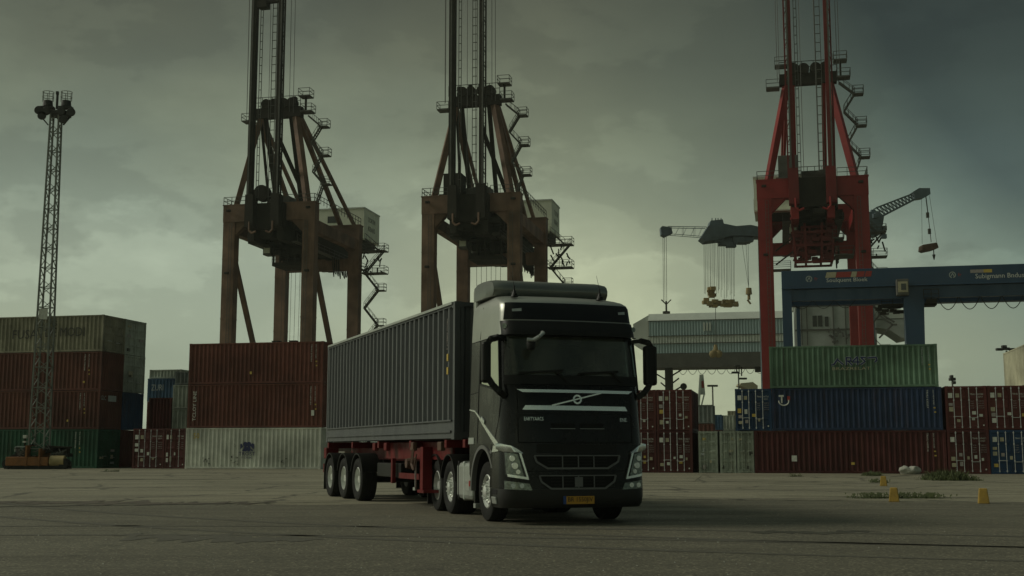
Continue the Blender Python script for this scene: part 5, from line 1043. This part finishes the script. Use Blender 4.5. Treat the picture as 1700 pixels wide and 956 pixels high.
MB().prism([(x1 - 0.1, 0.2, ZT - 2.9), (x2 + 0.3, 0.2, ZT - 2.9), (x2, 0.2, 0), (x1 + 0.15, 0.2, 0)], (0, 1.0, 0)).build('leg', 'bluesteel', gt); MB().box(x1 + 0.2, x2 - 0.2, 3.3, 4.2, 0, ZT - 3.06).build('leg', 'bluesteel', gt)
cbn = MB().box(gx(1485), gx(1505), -1.15, -0.08, ZT - 2.75, ZT - 1.25).build('operator_cab', 'crane_steel', gt, bevel=0.04)
MB().box(gx(1487), gx(1503), -1.20, -1.155, ZT - 2.5, ZT - 1.5).build('cab_window', 'tan', cbn); MB().box(gx(1492), gx(1500), -1.23, -1.205, ZT - 2.3, ZT - 1.7).build('window_pane', 'winglass', cbn)
e = MB(); e.box(gx(1462), gx(1555), 1.2, 3.1, ZT - 3.5, ZT - 3.3); railing(e, (gx(1462), 1.2, ZT - 3.3), (gx(1500), 1.2, ZT - 3.3), 0.5, 0.06, 0.8); e.box(gx(1535), gx(1552), -0.4, 0.9, ZT - 3.4, ZT - 3.1); railing(e, (gx(1530), -0.4, ZT - 3.1), (gx(1555), -0.4, ZT - 3.1), 0.9, 0.06, 0.6)
rr_ = random.Random(4)
for k in range(16): x = gx(rr_.uniform(1455, 1500)); z = ZT - rr_.uniform(3.5, 4.3); e.box(x - 0.3, x + 0.3, 1.5, 2.2, z, z + 0.25)
e.build('walkway', 'crane_dark', gt)
for k in range(10):
    a0, a1 = gx(1555 + k * 36), gx(1589 + k * 36); f_ = MB()
    f_.path([(a0 + (a1 - a0) * t, 0.6, ZT - 2.9 - 1.15 * (1 - (2 * t - 1) ** 2)) for t in [i / 12 for i in range(13)]], 0.04, 5); f_.build('festoon_cable', 'crane_dark', gt)
for k in range(3):
    a0, a1 = gx(1312 + k * 36), gx(1346 + k * 36); f_ = MB(); f_.path([(a0 + (a1 - a0) * t, 0.6, ZT - 2.9 - 0.75 * (1 - (2 * t - 1) ** 2)) for t in [i / 12 for i in range(13)]], 0.028, 5); f_.build('festoon_cable', 'crane_dark', gt)
GF = lambda px, z: Matrix(((1, 0, 0, gx(px)), (0, 0, -1, -0.004), (0, 1, 0, ZT - z), (0, 0, 0, 1)))
text('Soulquent Bloek', gx(1439) - gx(1371), 0.50, 'sticker', gt, GF(1371, 1.33)); text('Subigmann Bndust', gx(1703) - gx(1618), 0.58, 'sticker', gt, GF(1618, 1.40))
for p0, p1, m_ in ((1369, 1386, 'tan'), (1386, 1411, 'redprint'), (1411, 1420, 'tan'), (1420, 1433, 'redprint'), (1434, 1445, 'redprint')):
    x0, x1 = gx(p0), gx(p1); MB().prism([(x0, -0.004, ZT - 0.78), (x1, -0.004, ZT - 0.78), (x1 + 0.12, -0.004, ZT - 0.25), (x0 + 0.16, -0.004, ZT - 0.25)], (0, -0.006, 0)).build('painted_stripe', m_, gt)
for p0, p1, m_ in ((1610, 1632, 'dim'), (1632, 1646, 'ysticker')): MB().box(gx(p0), gx(p1), -0.010, -0.004, ZT - 0.72, ZT - 0.42).build('painted_stripe', m_, gt)
for px in (1342, 1580):
    e = MB(); cx = gx(px); cz = ZT - 0.85
    for k in range(14):
        if 9 < k < 11: continue
        t0 = 2 * math.pi * k / 14; t1 = 2 * math.pi * (k + 1) / 14; e.bar((cx + 0.27 * math.cos(t0), -0.012, cz + 0.27 * math.sin(t0)), (cx + 0.27 * math.cos(t1), -0.012, cz + 0.27 * math.sin(t1)), 0.012, 0.08)
    e.bar((cx - 0.15, -0.01, cz - 0.15), (cx + 0.03, -0.01, cz + 0.16), 0.01, 0.07); e.bar((cx + 0.03, -0.01, cz + 0.16), (cx + 0.14, -0.01, cz - 0.15), 0.01, 0.07); e.build('emblem', 'greyprint', gt)
    text('fr', 0.32, 0.32, 'redprint', gt, Matrix(((1, 0, 0, cx + 0.5), (0, 0, -1, -0.004), (0, 1, 0, cz - 0.15), (0, 0, 0, 1))))

# ------------------------------------------------------------------ far harbour: covered bridge, level luffing cranes, masts
B0 = at(1077, 607, 262); vB_ = B0.x * SA + B0.y * CA; uB_ = B0.x * CA - B0.y * SA
def bx_(px, k=1.012): a = (px - 850) / 2000 * k; return vB_ * (a * CA - SA) / (CA + a * SA) - uB_
zb = B0.z; br = thing('loading_bridge', 'long pale blue clad loading bridge raised over the harbour behind the containers', 'loading bridge', P(uB_, vB_), -PA)
xe = bx_(1312)
zk = lambda py: at(1180, py, 255).z
Z = [zk(y) for y in (607, 583, 566, 553, 527, 514)]
MB().box(0.6, xe, 0, 9, Z[0], Z[1]).build('soffit_beam', 'far_dark', br)
for (a_, b_, m_) in ((Z[1], Z[2], 'far_panel'), (Z[2], Z[3], 'far_white'), (Z[3], Z[4], 'far_panel')):
    F = Face((0, 0, a_), (1, 0, 0), (0, -1, 0)); corrugated(F, xe, 0.06, b_ - a_ - 0.06, 0.62, 0.16, 0.2).build('cladding', m_, br)
    F.box(MB(), 0, xe, -0.2, 0.08, b_ - a_ - 0.1, b_ - a_ + 0.04).build('cladding_rail', 'far_dark', br)
MB().prism([(-0.0, 0.05, Z[4]), (0, 9, Z[4]), (0, 7, Z[5] + 0.5), (0, 1.5, Z[5])], (xe, 0, 0)).build('roof', 'far_white', br)
MB().prism([(-3.4, 1.0, Z[2]), (0, 1.0, Z[1]), (0, 1.0, Z[5] - .3), (-3.4, 1.0, Z[4] - .5)], (0, 7, 0)).build('end_hood', 'far_white', br)
MB().box(0.1, xe, 0.4, 8.8, Z[1], Z[4]).build('inner_wall', 'far_dark', br)
lg = MB(); lx = bx_(1106); lg.box(lx - 0.8, lx + 0.8, 1, 3, 0, Z[0])
for k in range(9):
    z0 = Z[0] - 0.4 - k * 0.9; s = (-1) ** k; lg.bar((lx, 2, z0 - 1.6), (lx + s * rr_.uniform(1.4, 2.8), 2, z0), 0.3)
lg.lathe([(0.001, -0.3), (0.7, -0.25), (0.75, 0.25), (0.001, 0.3)], (lx + 3.1, 2, Z[0] - 4.0), 12, 'y'); lg.build('support_leg', 'crane_dark', br)
lg = MB(); lx = bx_(1310); lg.box(lx - 1.5, lx + 1.0, 1, 8, 0, Z[0]); lg.build('support_leg', 'far_dark', br)
wr = MB()
for k in range(9): a0, a1 = bx_(1120 + k * 16), bx_(1136 + k * 16); wr.path([(a0 + (a1 - a0) * t, 4, Z[0] - 1.3 * (1 - (2 * t - 1) ** 2)) for t in [i / 8 for i in range(9)]], 0.05, 4)
wr.build('festoon_cable', 'crane_steel', br)
dl = MB()
for p0, y0_, y1_ in ((1222, 605, 618), (1226, 605, 622), (1218, 605, 616)): dl.bar((bx_(p0), 2, zk(y0_)), (bx_(p0), 2, zk(y1_)), 0.25)
dl.box(bx_(1248), bx_(1260), 2, 4, zk(615), zk(606)); dl.build('hanging_gear', 'crane_dark', br)
for i in range(3): MB().box(bx_(1165 + i * 5), bx_(1168 + i * 5) , -0.16, -0.02, Z[3] + 0.9, Z[4] - 0.6).build('faded_sign', 'far_white', br)
# grey terminal hall
th = thing('terminal_hall', 'grey slab sided terminal hall behind the blue gantry', 'building', P(uB_, vB_), -PA)
x0, x1 = bx_(1316), bx_(1449)
MB().box(x0, x1, -3, 14, 0, zk(506)).build('wall', 'far_grey', th); MB().box(x0 - 0.3, x1 + 0.3, -3.3, 14, zk(506), zk(502)).build('roof_edge', 'far_white', th)
MB().prism([(x1, -2.5, zk(535)), (bx_(1512), -2.5, zk(535)), (bx_(1512), -2.5, zk(562)), (bx_(1490), -2.5, zk(566)), (bx_(1470), -2.5, zk(552)), (x1, -2.5, zk(548))][::-1], (0, 12, 0)).build('overhanging_wing', 'far_grey', th)
MB().prism([(x1, -2.6, zk(512)), (bx_(1500), -2.6, zk(522)), (bx_(1500), -2.6, zk(534)), (x1, -2.6, zk(534))][::-1], (0, 10, 0)).build('wing_roof', 'far_white', th)
for p0, p1, y0_, y1_ in ((1345, 1352, 527, 545), (1354, 1361, 527, 545), (1365, 1371, 529, 545)): MB().box(bx_(p0), bx_(p1), -3.1, -2.98, zk(y1_), zk(y0_)).build('window', 'winglass', th)
for p0 in (1326, 1335, 1378, 1398, 1420, 1436): MB().box(bx_(p0), bx_(p0 + 1.5), -3.25, -2.99, zk(575), zk(508)).build('wall_pilaster', 'far_dark', th)
MB().box(x0, x1, -3.2, -2.99, zk(552), zk(549)).build('string_course', 'far_dark', th)
pp = MB()
for k in range(12): a = (rr_.uniform(1372, 1400), rr_.uniform(548, 572)); pp.bar((bx_(a[0]), -3.6, zk(a[1])), (bx_(a[0] + rr_.uniform(-10, 10)), -3.6, zk(a[1] + rr_.uniform(-9, 9))), 0.4)
pp.build('pipework', 'crane_steel', th)
stx = MB(); 
for (a, b) in (((1452, 528), (1475, 545)), ((1475, 545), (1452, 566)), ((1475, 545), (1482, 545)), ((1452, 524), (1478, 541))): stx.bar((bx_(a[0]), -3.6, zk(a[1])), (bx_(b[0]), -3.6, zk(b[1])), 0.35)
stx.build('outside_stair', 'crane_steel', th)

def luffing(label, Y, tower_px, tower_py, body, jib, seed):
    T = at(tower_px, tower_py, Y); root = thing('harbour_crane', label, 'crane', (T.x, T.y, 0), 0)
    L = lambda px, py, dy=0.0: at(px, py, Y + dy) - Vector((T.x, T.y, 0))
    r = random.Random(seed)
    MB().tube((0, 0, 0), (0, 0, T.z), 1.2, 14, 1.0).build('tower', 'bluegrey', root, smooth=30)
    return root, L, r
root, L, r = luffing('dark blue harbour crane reaching left from behind the red crane, ropes and grabs hanging', 222, 1267, 385, None, None, 1)
bd = MB()
def ppr(mb, pts, dy, t): mb.prism([L(px, py, dy) for px, py in pts], (0, t, 0))
ppr(bd, [(1164, 394), (1176, 375), (1190, 372), (1203, 371), (1222, 375), (1247, 373), (1268, 378), (1268, 392), (1240, 391), (1215, 391), (1190, 398), (1172, 400)], -2, 4)
ppr(bd, [(1177, 376), (1180, 366), (1200, 364), (1203, 376)], -1.4, 2.8)
bd.build('crane_body', 'bluegrey', root)
un = MB()
for k in range(60):
    px = r.uniform(1183, 1246); py = r.uniform(390, 407 - 10 * abs((px - 1215) / 32) ** 2); p = L(px, py, r.uniform(-1.5, 1.5)); s_ = r.uniform(0.3, 0.9); un.box(p.x - s_ * 1.2, p.x + s_ * 1.2, p.y - s_, p.y + s_, p.z - s_ * 0.6, p.z + s_ * 0.6)
for px in (1182, 1188, 1192, 1197): p = L(px, 362); un.bar(p, p - Vector((0, 0, 1.2)), 0.15)
un.build('underslung_machinery', 'bluegrey', root, kind='stuff')
jb = MB(); J0 = L(1172, 378); J1 = L(1172, 394); J2 = L(1108, 377); J3 = L(1108, 389)
for dy in (-0.8, 0.8):
    o = Vector((0, dy, 0)); jb.bar(J0 + o, J2 + o, 0.11); jb.bar(J1 + o, J3 + o, 0.09)
    for k in range(10):
        a = J0.lerp(J2, k / 10); b = J1.lerp(J3, (k + 1) / 10); c_ = J1.lerp(J3, k / 10); jb.bar(a + o, b + o, 0.035) if k % 2 else None; jb.bar(a + o, c_ + o, 0.05) if k % 3 == 0 else None
jb.build('jib', 'bluegrey', root)
hd = MB(); ppr(hd, [(1097, 377), (1100, 375), (1114, 377), (1117, 386), (1104, 392), (1098, 389)], -1, 2); hd.build('jib_head', 'bluegrey', root)
def rope(a, b, rr): MB().tube(a, b, rr, 4).build('rope', 'rope', root)
for px in (1100.5, 1103, 1106): rope(L(px, 388), L(px + 1, 500), 0.04)
for k in range(26): px = 1168 + k * 2.05 + r.uniform(-.5, .5); rope(L(px, 398), L(px + r.uniform(-0.5, 1.5), 488 + r.uniform(-8, 14)), 0.028)
for px in (1231, 1238, 1242): rope(L(px, 398), L(1243, 478), 0.03)
rope(L(1188, 500), L(1188, 572), 0.05)
gb = MB()
for k in range(50):
    q = r.choice([(1181, 485, 6, 6), (1178, 503, 11, 6), (1200, 503, 16, 5), (1213, 505, 10, 3)]); p = L(q[0] + r.uniform(-1, 1) * q[2], q[1] + r.uniform(-1, 1) * q[3], r.uniform(-0.6, 0.6)); s_ = r.uniform(0.2, 0.55); gb.box(p.x - s_, p.x + s_, p.y - s_, p.y + s_, p.z - s_ * 0.7, p.z + s_ * 0.7)
gb.build('grab', 'grab', root)
gb = MB(); p = L(1243, 478); gb.tube(p, p - Vector((0, 0, 1.2)), 0.5, 10, 0.6); gb.tube(p - Vector((0, 0, 1.2)), p - Vector((0, 0, 2.2)), 0.28, 8); gb.bar(p - Vector((0.3, 0, 2.2)), p - Vector((-0.3, 0, 3.0)), 0.3); gb.build('hook_block', 'grab', root)
gb = MB(); p = L(1188, 572); gb.tube(p, p - Vector((0, 0, 1.3)), 0.28, 8, 0.55)
for s in (-1, 1):
    for sy in (-1, 1): gb.lathe([(0.001, -0.75), (0.5, -0.55), (0.68, 0), (0.5, 0.5), (0.001, 0.7)], (p.x + s * 0.52, p.y + sy * 0.3, p.z - 1.7), 12, 'z')
gb.build('orange_peel_grab', 'grab', root, smooth=60)
hk = MB(); p = L(1106, 500); hk.bar(p, p - Vector((0, 0, 1.9)), 0.3); hk.bar(p + Vector((-0.9, 0, 0.3)), p - Vector((0, 0, 0.6)), 0.2); hk.bar(p + Vector((0.9, 0, 0.3)), p - Vector((0, 0, 0.6)), 0.2); hk.tube(p - Vector((0, 0, 1.9)), p - Vector((0, 0, 2.3)), 0.7, 8); hk.build('hook', 'crane_steel', root)

root, L, r = luffing('blue harbour crane lifting a rusty load, right of the red crane', 226, 1437, 392, None, None, 2)
bd = MB(); ppr(bd, [(1436, 352), (1458, 350), (1468, 358), (1466, 372), (1460, 390), (1436, 392)], -1.5, 3)
for k in range(14): p = L(r.uniform(1440, 1468), r.uniform(345, 395), r.uniform(-2, 2)); bd.box(p.x - .4, p.x + .4, p.y - .4, p.y + .4, p.z - .4, p.z + .4)
bd.build('crane_body', 'bluegrey', root)
jb = MB(); J0 = L(1452, 346); J1 = L(1462, 360); J2 = L(1522, 319); J3 = L(1524, 328)
for dy in (-0.7, 0.7):
    o = Vector((0, dy, 0)); jb.bar(J0 + o, J2 + o, 0.18); jb.bar(J1 + o, J3 + o, 0.32)
    for k in range(12): a = J0.lerp(J2, k / 12); b = J1.lerp(J3, (k + 1) / 12); jb.bar(a + o, b + o, 0.12); jb.bar(b + o, J0.lerp(J2, (k + 1) / 12) + o, 0.10)
jb.build('jib', 'bluegrey', root)
hd = MB(); ppr(hd, [(1516, 318), (1526, 312), (1544, 312), (1545, 322), (1534, 328), (1520, 330)], -1, 2); hd.build('jib_head', 'bluegrey', root)
rope(L(1537, 325), L(1541, 358), 0.11); rope(L(1541, 358), L(1546, 402), 0.07); rope(L(1530, 326), L(1531, 405), 0.035); rope(L(1543, 324), L(1555, 402), 0.035)
for px, py in ((1540, 357), (1543, 384)): p = L(px, py); MB().box(p.x - .25, p.x + .25, p.y - .2, p.y + .2, p.z - .5, p.z + .5).build('rope_block', 'rope', root)
ld = MB(); ppr(ld, [(1532, 406), (1556, 402), (1559, 411), (1551, 414), (1536, 417), (1531, 415)], -1.2, 2.4)
o = tag(ld.build('hanging_load', 'load', None, bevel=0.12), 'rusty bundle hanging from the blue harbour crane on the right', 'cargo'); o.location = root.location
hk = MB(); p = L(1550, 414); hk.tube(p, p - Vector((0, 0, 1.1)), 0.09, 6); hk.tube(p - Vector((0, 0, 1.0)), p - Vector((0, 0, 2.0)), 0.32, 8, 0.08); hk.build('hook', 'crane_dark', root)

# triangular poster mast, lamp posts
p = at(1162, 746, 150); tm = thing('poster_mast', 'slender leaning mast with a tapered poster panel over the far stacks', 'mast', (p.x, p.y, 0), 0)
L = lambda px, py: at(px, py, 150) - Vector((p.x, p.y, 0))
MB().bar(L(1158, 700) * 1.0, L(1163, 622), 0.28).bar((L(1158, 700).x, 0, 0), L(1158, 700), 0.28).bar(L(1158, 700), L(1169, 655), 0.16).build('pole', 'far_white', tm)
MB().prism([L(1163, 622), L(1168, 622), L(1171, 655), L(1160, 655)][::-1], (0, 0.25, 0)).build('poster_panel', 'poster', tm); MB().prism([L(1164, 632) + Vector((0, -.02, 0)), L(1168, 632) + Vector((0, -.02, 0)), L(1169, 644) + Vector((0, -.02, 0)), L(1165, 644) + Vector((0, -.02, 0))][::-1], (0, 0.04, 0)).build('poster_print', 'redprint', tm)
def lamp_post(label, px, pyt, Y, heads, wd=0.16):
    q = at(px, pyt, Y); t = thing('lamp_post', label, 'lamp post', (q.x, q.y, 0), 0)
    MB().tube((0, 0, 0), (0, 0, q.z), wd * 0.8, 8, wd * 0.5).build('pole', 'crane_steel', t)
    for dx, dz, w in heads: MB().box(dx - w, dx + w, -0.2, 0.2, q.z + dz, q.z + dz + 0.22).build('lamp_head', 'lamp', t, bevel=0.05)
    return t
lamp_post('single headed lamp post over the far stacks', 1183, 642, 140, [(0, 0, 0.6)])
lamp_post('lamp post with stepped heads beside the navy container doors', 1226, 620, 140, [(-0.35, 0, 0.45), (0.5, -0.7, 0.45), (-0.1, 0.8, 0.3)])
t_ = lamp_post('lamp post with a row of floodlights beside the cream container', 1671, 582, 105, [(-0.6, 0, 0.3), (0, 0.05, 0.25), (0.55, 0, 0.3), (-0.2, 0.25, 0.2)])
t_ = lamp_post('short dark signal lamp just above the maroon containers at the right', 1581, 632, 90, [(0, 0, 0.22), (0.1, -0.25, 0.12), (-0.05, 0.2, 0.1)], 0.12)
q = at(1232, 632, 170); w_ = MB(); w_.prism([at(1230, 636, 170), at(1250, 634, 170), at(1258, 640, 170), at(1258, 650, 170), at(1240, 645, 170), at(1228, 640, 170)][::-1], (0, 3, 0)); tnt = w_.build('roof_canopy', 'tan'); sh_ = MB(); p0 = at(1238, 646, 170); sh_.box(p0.x, at(1262, 650, 170).x + 1, 170.2, 172.8, 0, p0.z - 0.3)
th2 = thing('shed', 'low tan roofed shed just left of the red crane leg', 'shed', (0, 0, 0), 0); tnt.parent = th2; sh_.build('wall', 'maroon', th2)

# ------------------------------------------------------------------ floodlight mast and its base
YM = 78.0; mb0 = at(65, 740, YM); mast = thing('floodlight_mast', 'tall lattice floodlight mast with two basket rails on top, in front of the left stack', 'floodlight mast', (mb0.x, YM, 0), 0)
top = at(91, 188, YM).z; base_z = 1.3
lt = MB(); n = 34; w0, w1 = 0.50, 0.27
def mw(z): return w0 + (w1 - w0) * (z / top)
for sx, sy in ((-1, -1), (1, -1), (1, 1), (-1, 1)): lt.bar((sx * mw(base_z), sy * mw(base_z), base_z), (sx * w1, sy * w1, top), 0.10)
for k in range(n):
    za = base_z + (top - base_z) * k / n; zb2 = base_z + (top - base_z) * (k + 1) / n; a_, b_ = mw(za), mw(zb2); s = 1 if k % 2 else -1
    lt.bar((-s * a_, -a_, za), (s * b_, -b_, zb2), 0.035); lt.bar((s * a_, a_, za), (-s * b_, b_, zb2), 0.045); lt.bar((-a_, s * a_, za), (-b_, -s * b_, zb2), 0.045); lt.bar((a_, -s * a_, za), (b_, s * b_, zb2), 0.045)
    if k % 2 == 0:
        for A, B in (((-a_, -a_), (a_, -a_)), ((a_, -a_), (a_, a_)), ((a_, a_), (-a_, a_)), ((-a_, a_), (-a_, -a_))): lt.bar((*A, za), (*B, za), 0.045)
lt.build('lattice', 'galv', mast)
MB().box(-0.35, 0.35, -0.35, 0.35, top - 0.1, top + 0.15).bar((-1.2, 0, top), (1.2, 0, top + 0.1), 0.1).bar((-0.5, 0, top - 0.8), (-1.1, -0.1, top - 0.1), 0.08).bar((0.5, 0, top - 0.8), (1.1, -0.1, top - 0.1), 0.08).box(-0.3, 0.9, -0.3, 0.3, top - 0.25, top + 0.1).build('head_frame', 'lamp', mast)
for x, z in ((-1.05, top + 0.12), (-0.82, top - 0.25), (1.10, top - 0.02), (0.62, top - 0.5), (-0.55, top + 0.05), (0.45, top + 0.05)):
    h = MB(); h.lathe([(0.001, 0.16), (0.16, 0.14), (0.28, 0.02), (0.29, -0.08), (0.27, -0.10), (0.001, -0.10)], (x, -0.3, z), 16, 'y'); h.build('floodlight', 'lamp', mast, smooth=40)
for x in (-0.60, 0.62):
    b = MB(); b.tube((x, 0, top + 0.45), (x, 0, top + 0.85), 0.34, 14, 0.30); b.box(x - 0.42, x + 0.42, -0.25, 0.25, top + 0.30, top + 0.45); bo = b.build('basket', 'lamp', mast)
    rg = MB()
    for z in (top + 1.1, top + 1.45): rg.path([(x + 0.36 * math.cos(t), 0.36 * math.sin(t), z) for t in [2 * math.pi * k / 12 for k in range(13)]], 0.022, 4)
    for k in range(6): t = 2 * math.pi * k / 6; rg.bar((x + 0.36 * math.cos(t), 0.36 * math.sin(t), top + 0.8), (x + 0.36 * math.cos(t), 0.36 * math.sin(t), top + 1.45), 0.03)
    rg.build('basket_rail', 'galv', bo)
MB().box(-0.05, 0.08, -0.05, 0.05, top + 0.3, top + 1.35).box(-0.08, 0.08, -0.08, 0.08, top + 1.3, top + 1.5).build('aerial', 'lamp', mast)
MB().box(-0.3, 0.25, -0.42, -0.36, 4.6 + 5, 5.3 + 5).build('junction_box', 'sticker', mast)
# base
bs = MB(); bs.box(-1.75, 0.95, -0.9, 0.9, 0.22, 0.78); bs.build('ballast_frame', 'orange', mast, bevel=0.04)
MB().box(-0.50, -0.38, -0.96, 0.96, 0.2, 1.5).box(0.35, 0.45, -0.96, 0.96, 0.2, 1.3).build('frame_post', 'orange', mast)
bk = MB(); bk.box(-1.9, 1.9, -0.7, 0.7, 0.02, 0.24)
for x in (-1.9, 2.1): bk.lathe([(0.001, -0.3), (0.30, -0.3), (0.34, 0), (0.30, 0.3), (0.001, 0.3)], (x - 0.2 * (1 if x > 0 else -1), -0.5, 0.34), 16, 'y')
bk.prism([(-1.7, -0.5, 0.78), (-0.5, -0.5, 0.78), (-0.5, -0.5, 1.6), (-1.0, -0.5, 1.15)], (0, 0.9, 0)); bk.box(0.95, 2.0, -0.5, 0.5, 0.78, 1.0); bk.build('outrigger', 'black_plastic', mast)
MB().lathe([(0.001, -0.45), (0.34, -0.45), (0.34, 0.45), (0.001, 0.45)], (1.45, -0.55, 0.52), 20, 'x').build('cable_drum', 'grab', mast, smooth=40)
MB().box(1.0, 1.9, -0.3, 0.3, 1.0, 1.35).prism([(0.55, -0.3, 1.0), (2.0, -0.3, 1.32), (2.0, -0.3, 1.42), (0.55, -0.3, 1.5)], (0, 0.6, 0)).build('control_housing', 'crane_dark', mast)
MB().box(-1.35, -0.75, -0.4, 0.2, 1.38, 1.46).box(-1.42, -1.34, -0.4, 0.2, 1.1, 1.4).build('generator_cowl', 'greyprint', mast)
MB().box(-0.90, -0.68, -0.45, -0.2, 1.95, 2.15).build('work_lamp', 'sticker', mast, bevel=0.02); MB().box(-0.90, -0.70, -0.45, -0.2, 1.68, 1.78).build('work_lamp', 'sticker', mast); MB().box(-0.84, -0.76, -0.38, -0.28, 0.9, 1.95).build('lamp_stem', 'crane_dark', mast)
MB().box(-0.36, 0.32, -0.5, 0.5, 0.8, 1.45).build('winch', 'teal', mast, bevel=0.08)
cl = MB(); r = random.Random(11)
for k in range(40): x = r.uniform(-1.3, 1.7); z = r.uniform(0.8, 1.5 - 0.25 * abs(x)); cl.bar((x, -0.55, z), (x + r.uniform(-.35, .35), -0.5, z + r.uniform(-.2, .3)), 0.05)
cl.build('cable_tangle', 'crane_steel', mast, kind='stuff')

# ------------------------------------------------------------------ bollards, boulder, weeds
def bollard(px, py, s, label):
    Y = 2000 * CAMH / (py - 746); q = at(px, py, Y); b = MB(); w, h = 0.145 * s, 0.40 * s
    b.add([(-w, -w, 0), (w, -w, 0), (w, w, 0), (-w, w, 0), (-w * 0.68, -w * 0.68, h), (w * 0.68, -w * 0.68, h), (w * 0.68, w * 0.68, h), (-w * 0.68, w * 0.68, h)], [(0, 3, 2, 1), (4, 5, 6, 7), (0, 1, 5, 4), (1, 2, 6, 5), (2, 3, 7, 6), (3, 0, 4, 7)])
    o = b.build('bollard', 'bollard', None, bevel=0.02 * s); o.location = (q.x, Y, 0); o.rotation_euler = (0, 0, R(-18)); tag(o, label, 'bollard', 'yellow concrete blocks on the yard')
bollard(1467, 805.5, 0.85, 'yellow tapered concrete block farthest back, beside the small weed tuft'); bollard(1484.5, 831, 0.85, 'yellow tapered concrete block in front of the low weed strip'); bollard(1633, 834, 0.88, 'yellow tapered concrete block on its own at the right')
import bmesh
bm = bmesh.new(); bmesh.ops.create_icosphere(bm, subdivisions=4, radius=1.0); r = random.Random(5)
from mathutils import noise as mnoise
for v_ in bm.verts:
    n_ = v_.co.normalized(); k = 1 + 0.22 * mnoise.noise(n_ * 1.6 + Vector((3, 1, 2))) + 0.08 * mnoise.noise(n_ * 5)
    v_.co = Vector((n_.x * 0.52 * k, n_.y * 0.36 * k, max(-0.2, n_.z * 0.27 * k - 0.10 * math.exp(-((n_.x + 0.05) / 0.22) ** 2) * (n_.z > 0))))
me = bpy.data.meshes.new('boulder'); bm.to_mesh(me); bm.free(); me.materials.append(M['boulder']); me.shade_smooth()
o = bpy.data.objects.new('boulder', me); COL.objects.link(o); q = at(1505, 786, 62); o.location = (q.x, 61.5, 0.20); tag(o, 'pale saddle shaped boulder lying before the long maroon container', 'boulder')
def weeds(name, px0, px1, py, n, hmin, hmax, dep, seed, dens=None):
    Y = 2000 * CAMH / (py - 746); r = random.Random(seed); b = MB(); x0 = (px0 - 850) / 2000 * Y; x1 = (px1 - 850) / 2000 * Y
    cl_ = [(r.uniform(x0, x1), r.uniform(-dep, dep), r.uniform(0.4, 1)) for _ in range(max(3, n // 60))]
    for k in range(n):
        c = r.choice(cl_); x = c[0] + r.gauss(0, (x1 - x0) * 0.07); y = Y + c[1] + r.gauss(0, dep * 0.4)
        env = max(0.15, 1 - abs((x - (x0 + x1) / 2) / ((x1 - x0) * 0.6)) ** 2) * c[2]
        h = r.uniform(hmin, hmax) * env; lean = Vector((r.uniform(-1, 1), r.uniform(-1, 1), 0)) * h * 0.6; w = r.uniform(0.008, 0.022); an = r.uniform(0, math.pi); dx, dy = math.cos(an) * w, math.sin(an) * w
        m1 = Vector((x, y, 0)) + lean * 0.4 + Vector((0, 0, h * 0.6)); m2 = Vector((x, y, 0)) + lean + Vector((0, 0, h))
        b.add([(x - dx, y - dy, 0), (x + dx, y + dy, 0), (m1.x + dx, m1.y + dy, m1.z), (m1.x - dx, m1.y - dy, m1.z), m2], [(0, 1, 2, 3), (3, 2, 4)])
        if k % 4 == 0:
            for _ in range(2): q = m1 + Vector((r.uniform(-.06, .06), r.uniform(-.06, .06), r.uniform(-.05, .08))); s = r.uniform(0.02, 0.05); b.add([q, q + Vector((s, 0.4 * s, s)), q + Vector((s * 0.3, s, s * 1.5))], [(0, 1, 2)])
    o = b.build(name, 'weed'); o['kind'] = 'stuff'; o['label'] = 'low scrubby green weeds growing from the yard paving'; o['category'] = 'weeds'
    return o
weeds('weeds', 1532, 1600, 796, 3000, 0.10, 0.62, 0.7, 1); weeds('weeds', 1428, 1458, 789, 700, 0.06, 0.28, 0.35, 2); weeds('weeds', 1440, 1468, 800, 300, 0.03, 0.12, 0.2, 3); weeds('weeds', 1412, 1548, 825, 1500, 0.015, 0.085, 0.22, 4); weeds('weeds', 1300, 1330, 790, 120, 0.02, 0.10, 0.3, 6); weeds('weeds', 180, 240, 782, 220, 0.02, 0.12, 0.3, 7)
# grit
b = MB(); r = random.Random(8)
for k in range(500):
    y = r.uniform(10, 34); x = r.uniform(-0.46, 0.46) * y; s = r.uniform(0.004, 0.014); b.add([(x - s, y - s, 0.005), (x + s, y - s, 0.005), (x, y + s, 0.005), (x, y, 0.005 + s * 1.2)], [(0, 1, 3), (1, 2, 3), (2, 0, 3)])
o = b.build('grit', 'boulder'); o['kind'] = 'stuff'

# ------------------------------------------------------------------ air
hzm = bpy.data.materials.new('thin_haze'); hzm.use_nodes = True; nt = hzm.node_tree; nt.nodes.clear()
out = nt.nodes.new('ShaderNodeOutputMaterial'); pv = nt.nodes.new('ShaderNodeVolumePrincipled'); pv.inputs['Color'].default_value = (0.80, 0.86, 0.74, 1); pv.inputs['Density'].default_value = 0.0002; nt.links.new(pv.outputs[0], out.inputs['Volume'])
hzo = MB().box(-1600, 1600, -1600, 1600, -1.0, 96.0).build('haze', hzm); hzo['kind'] = 'stuff'
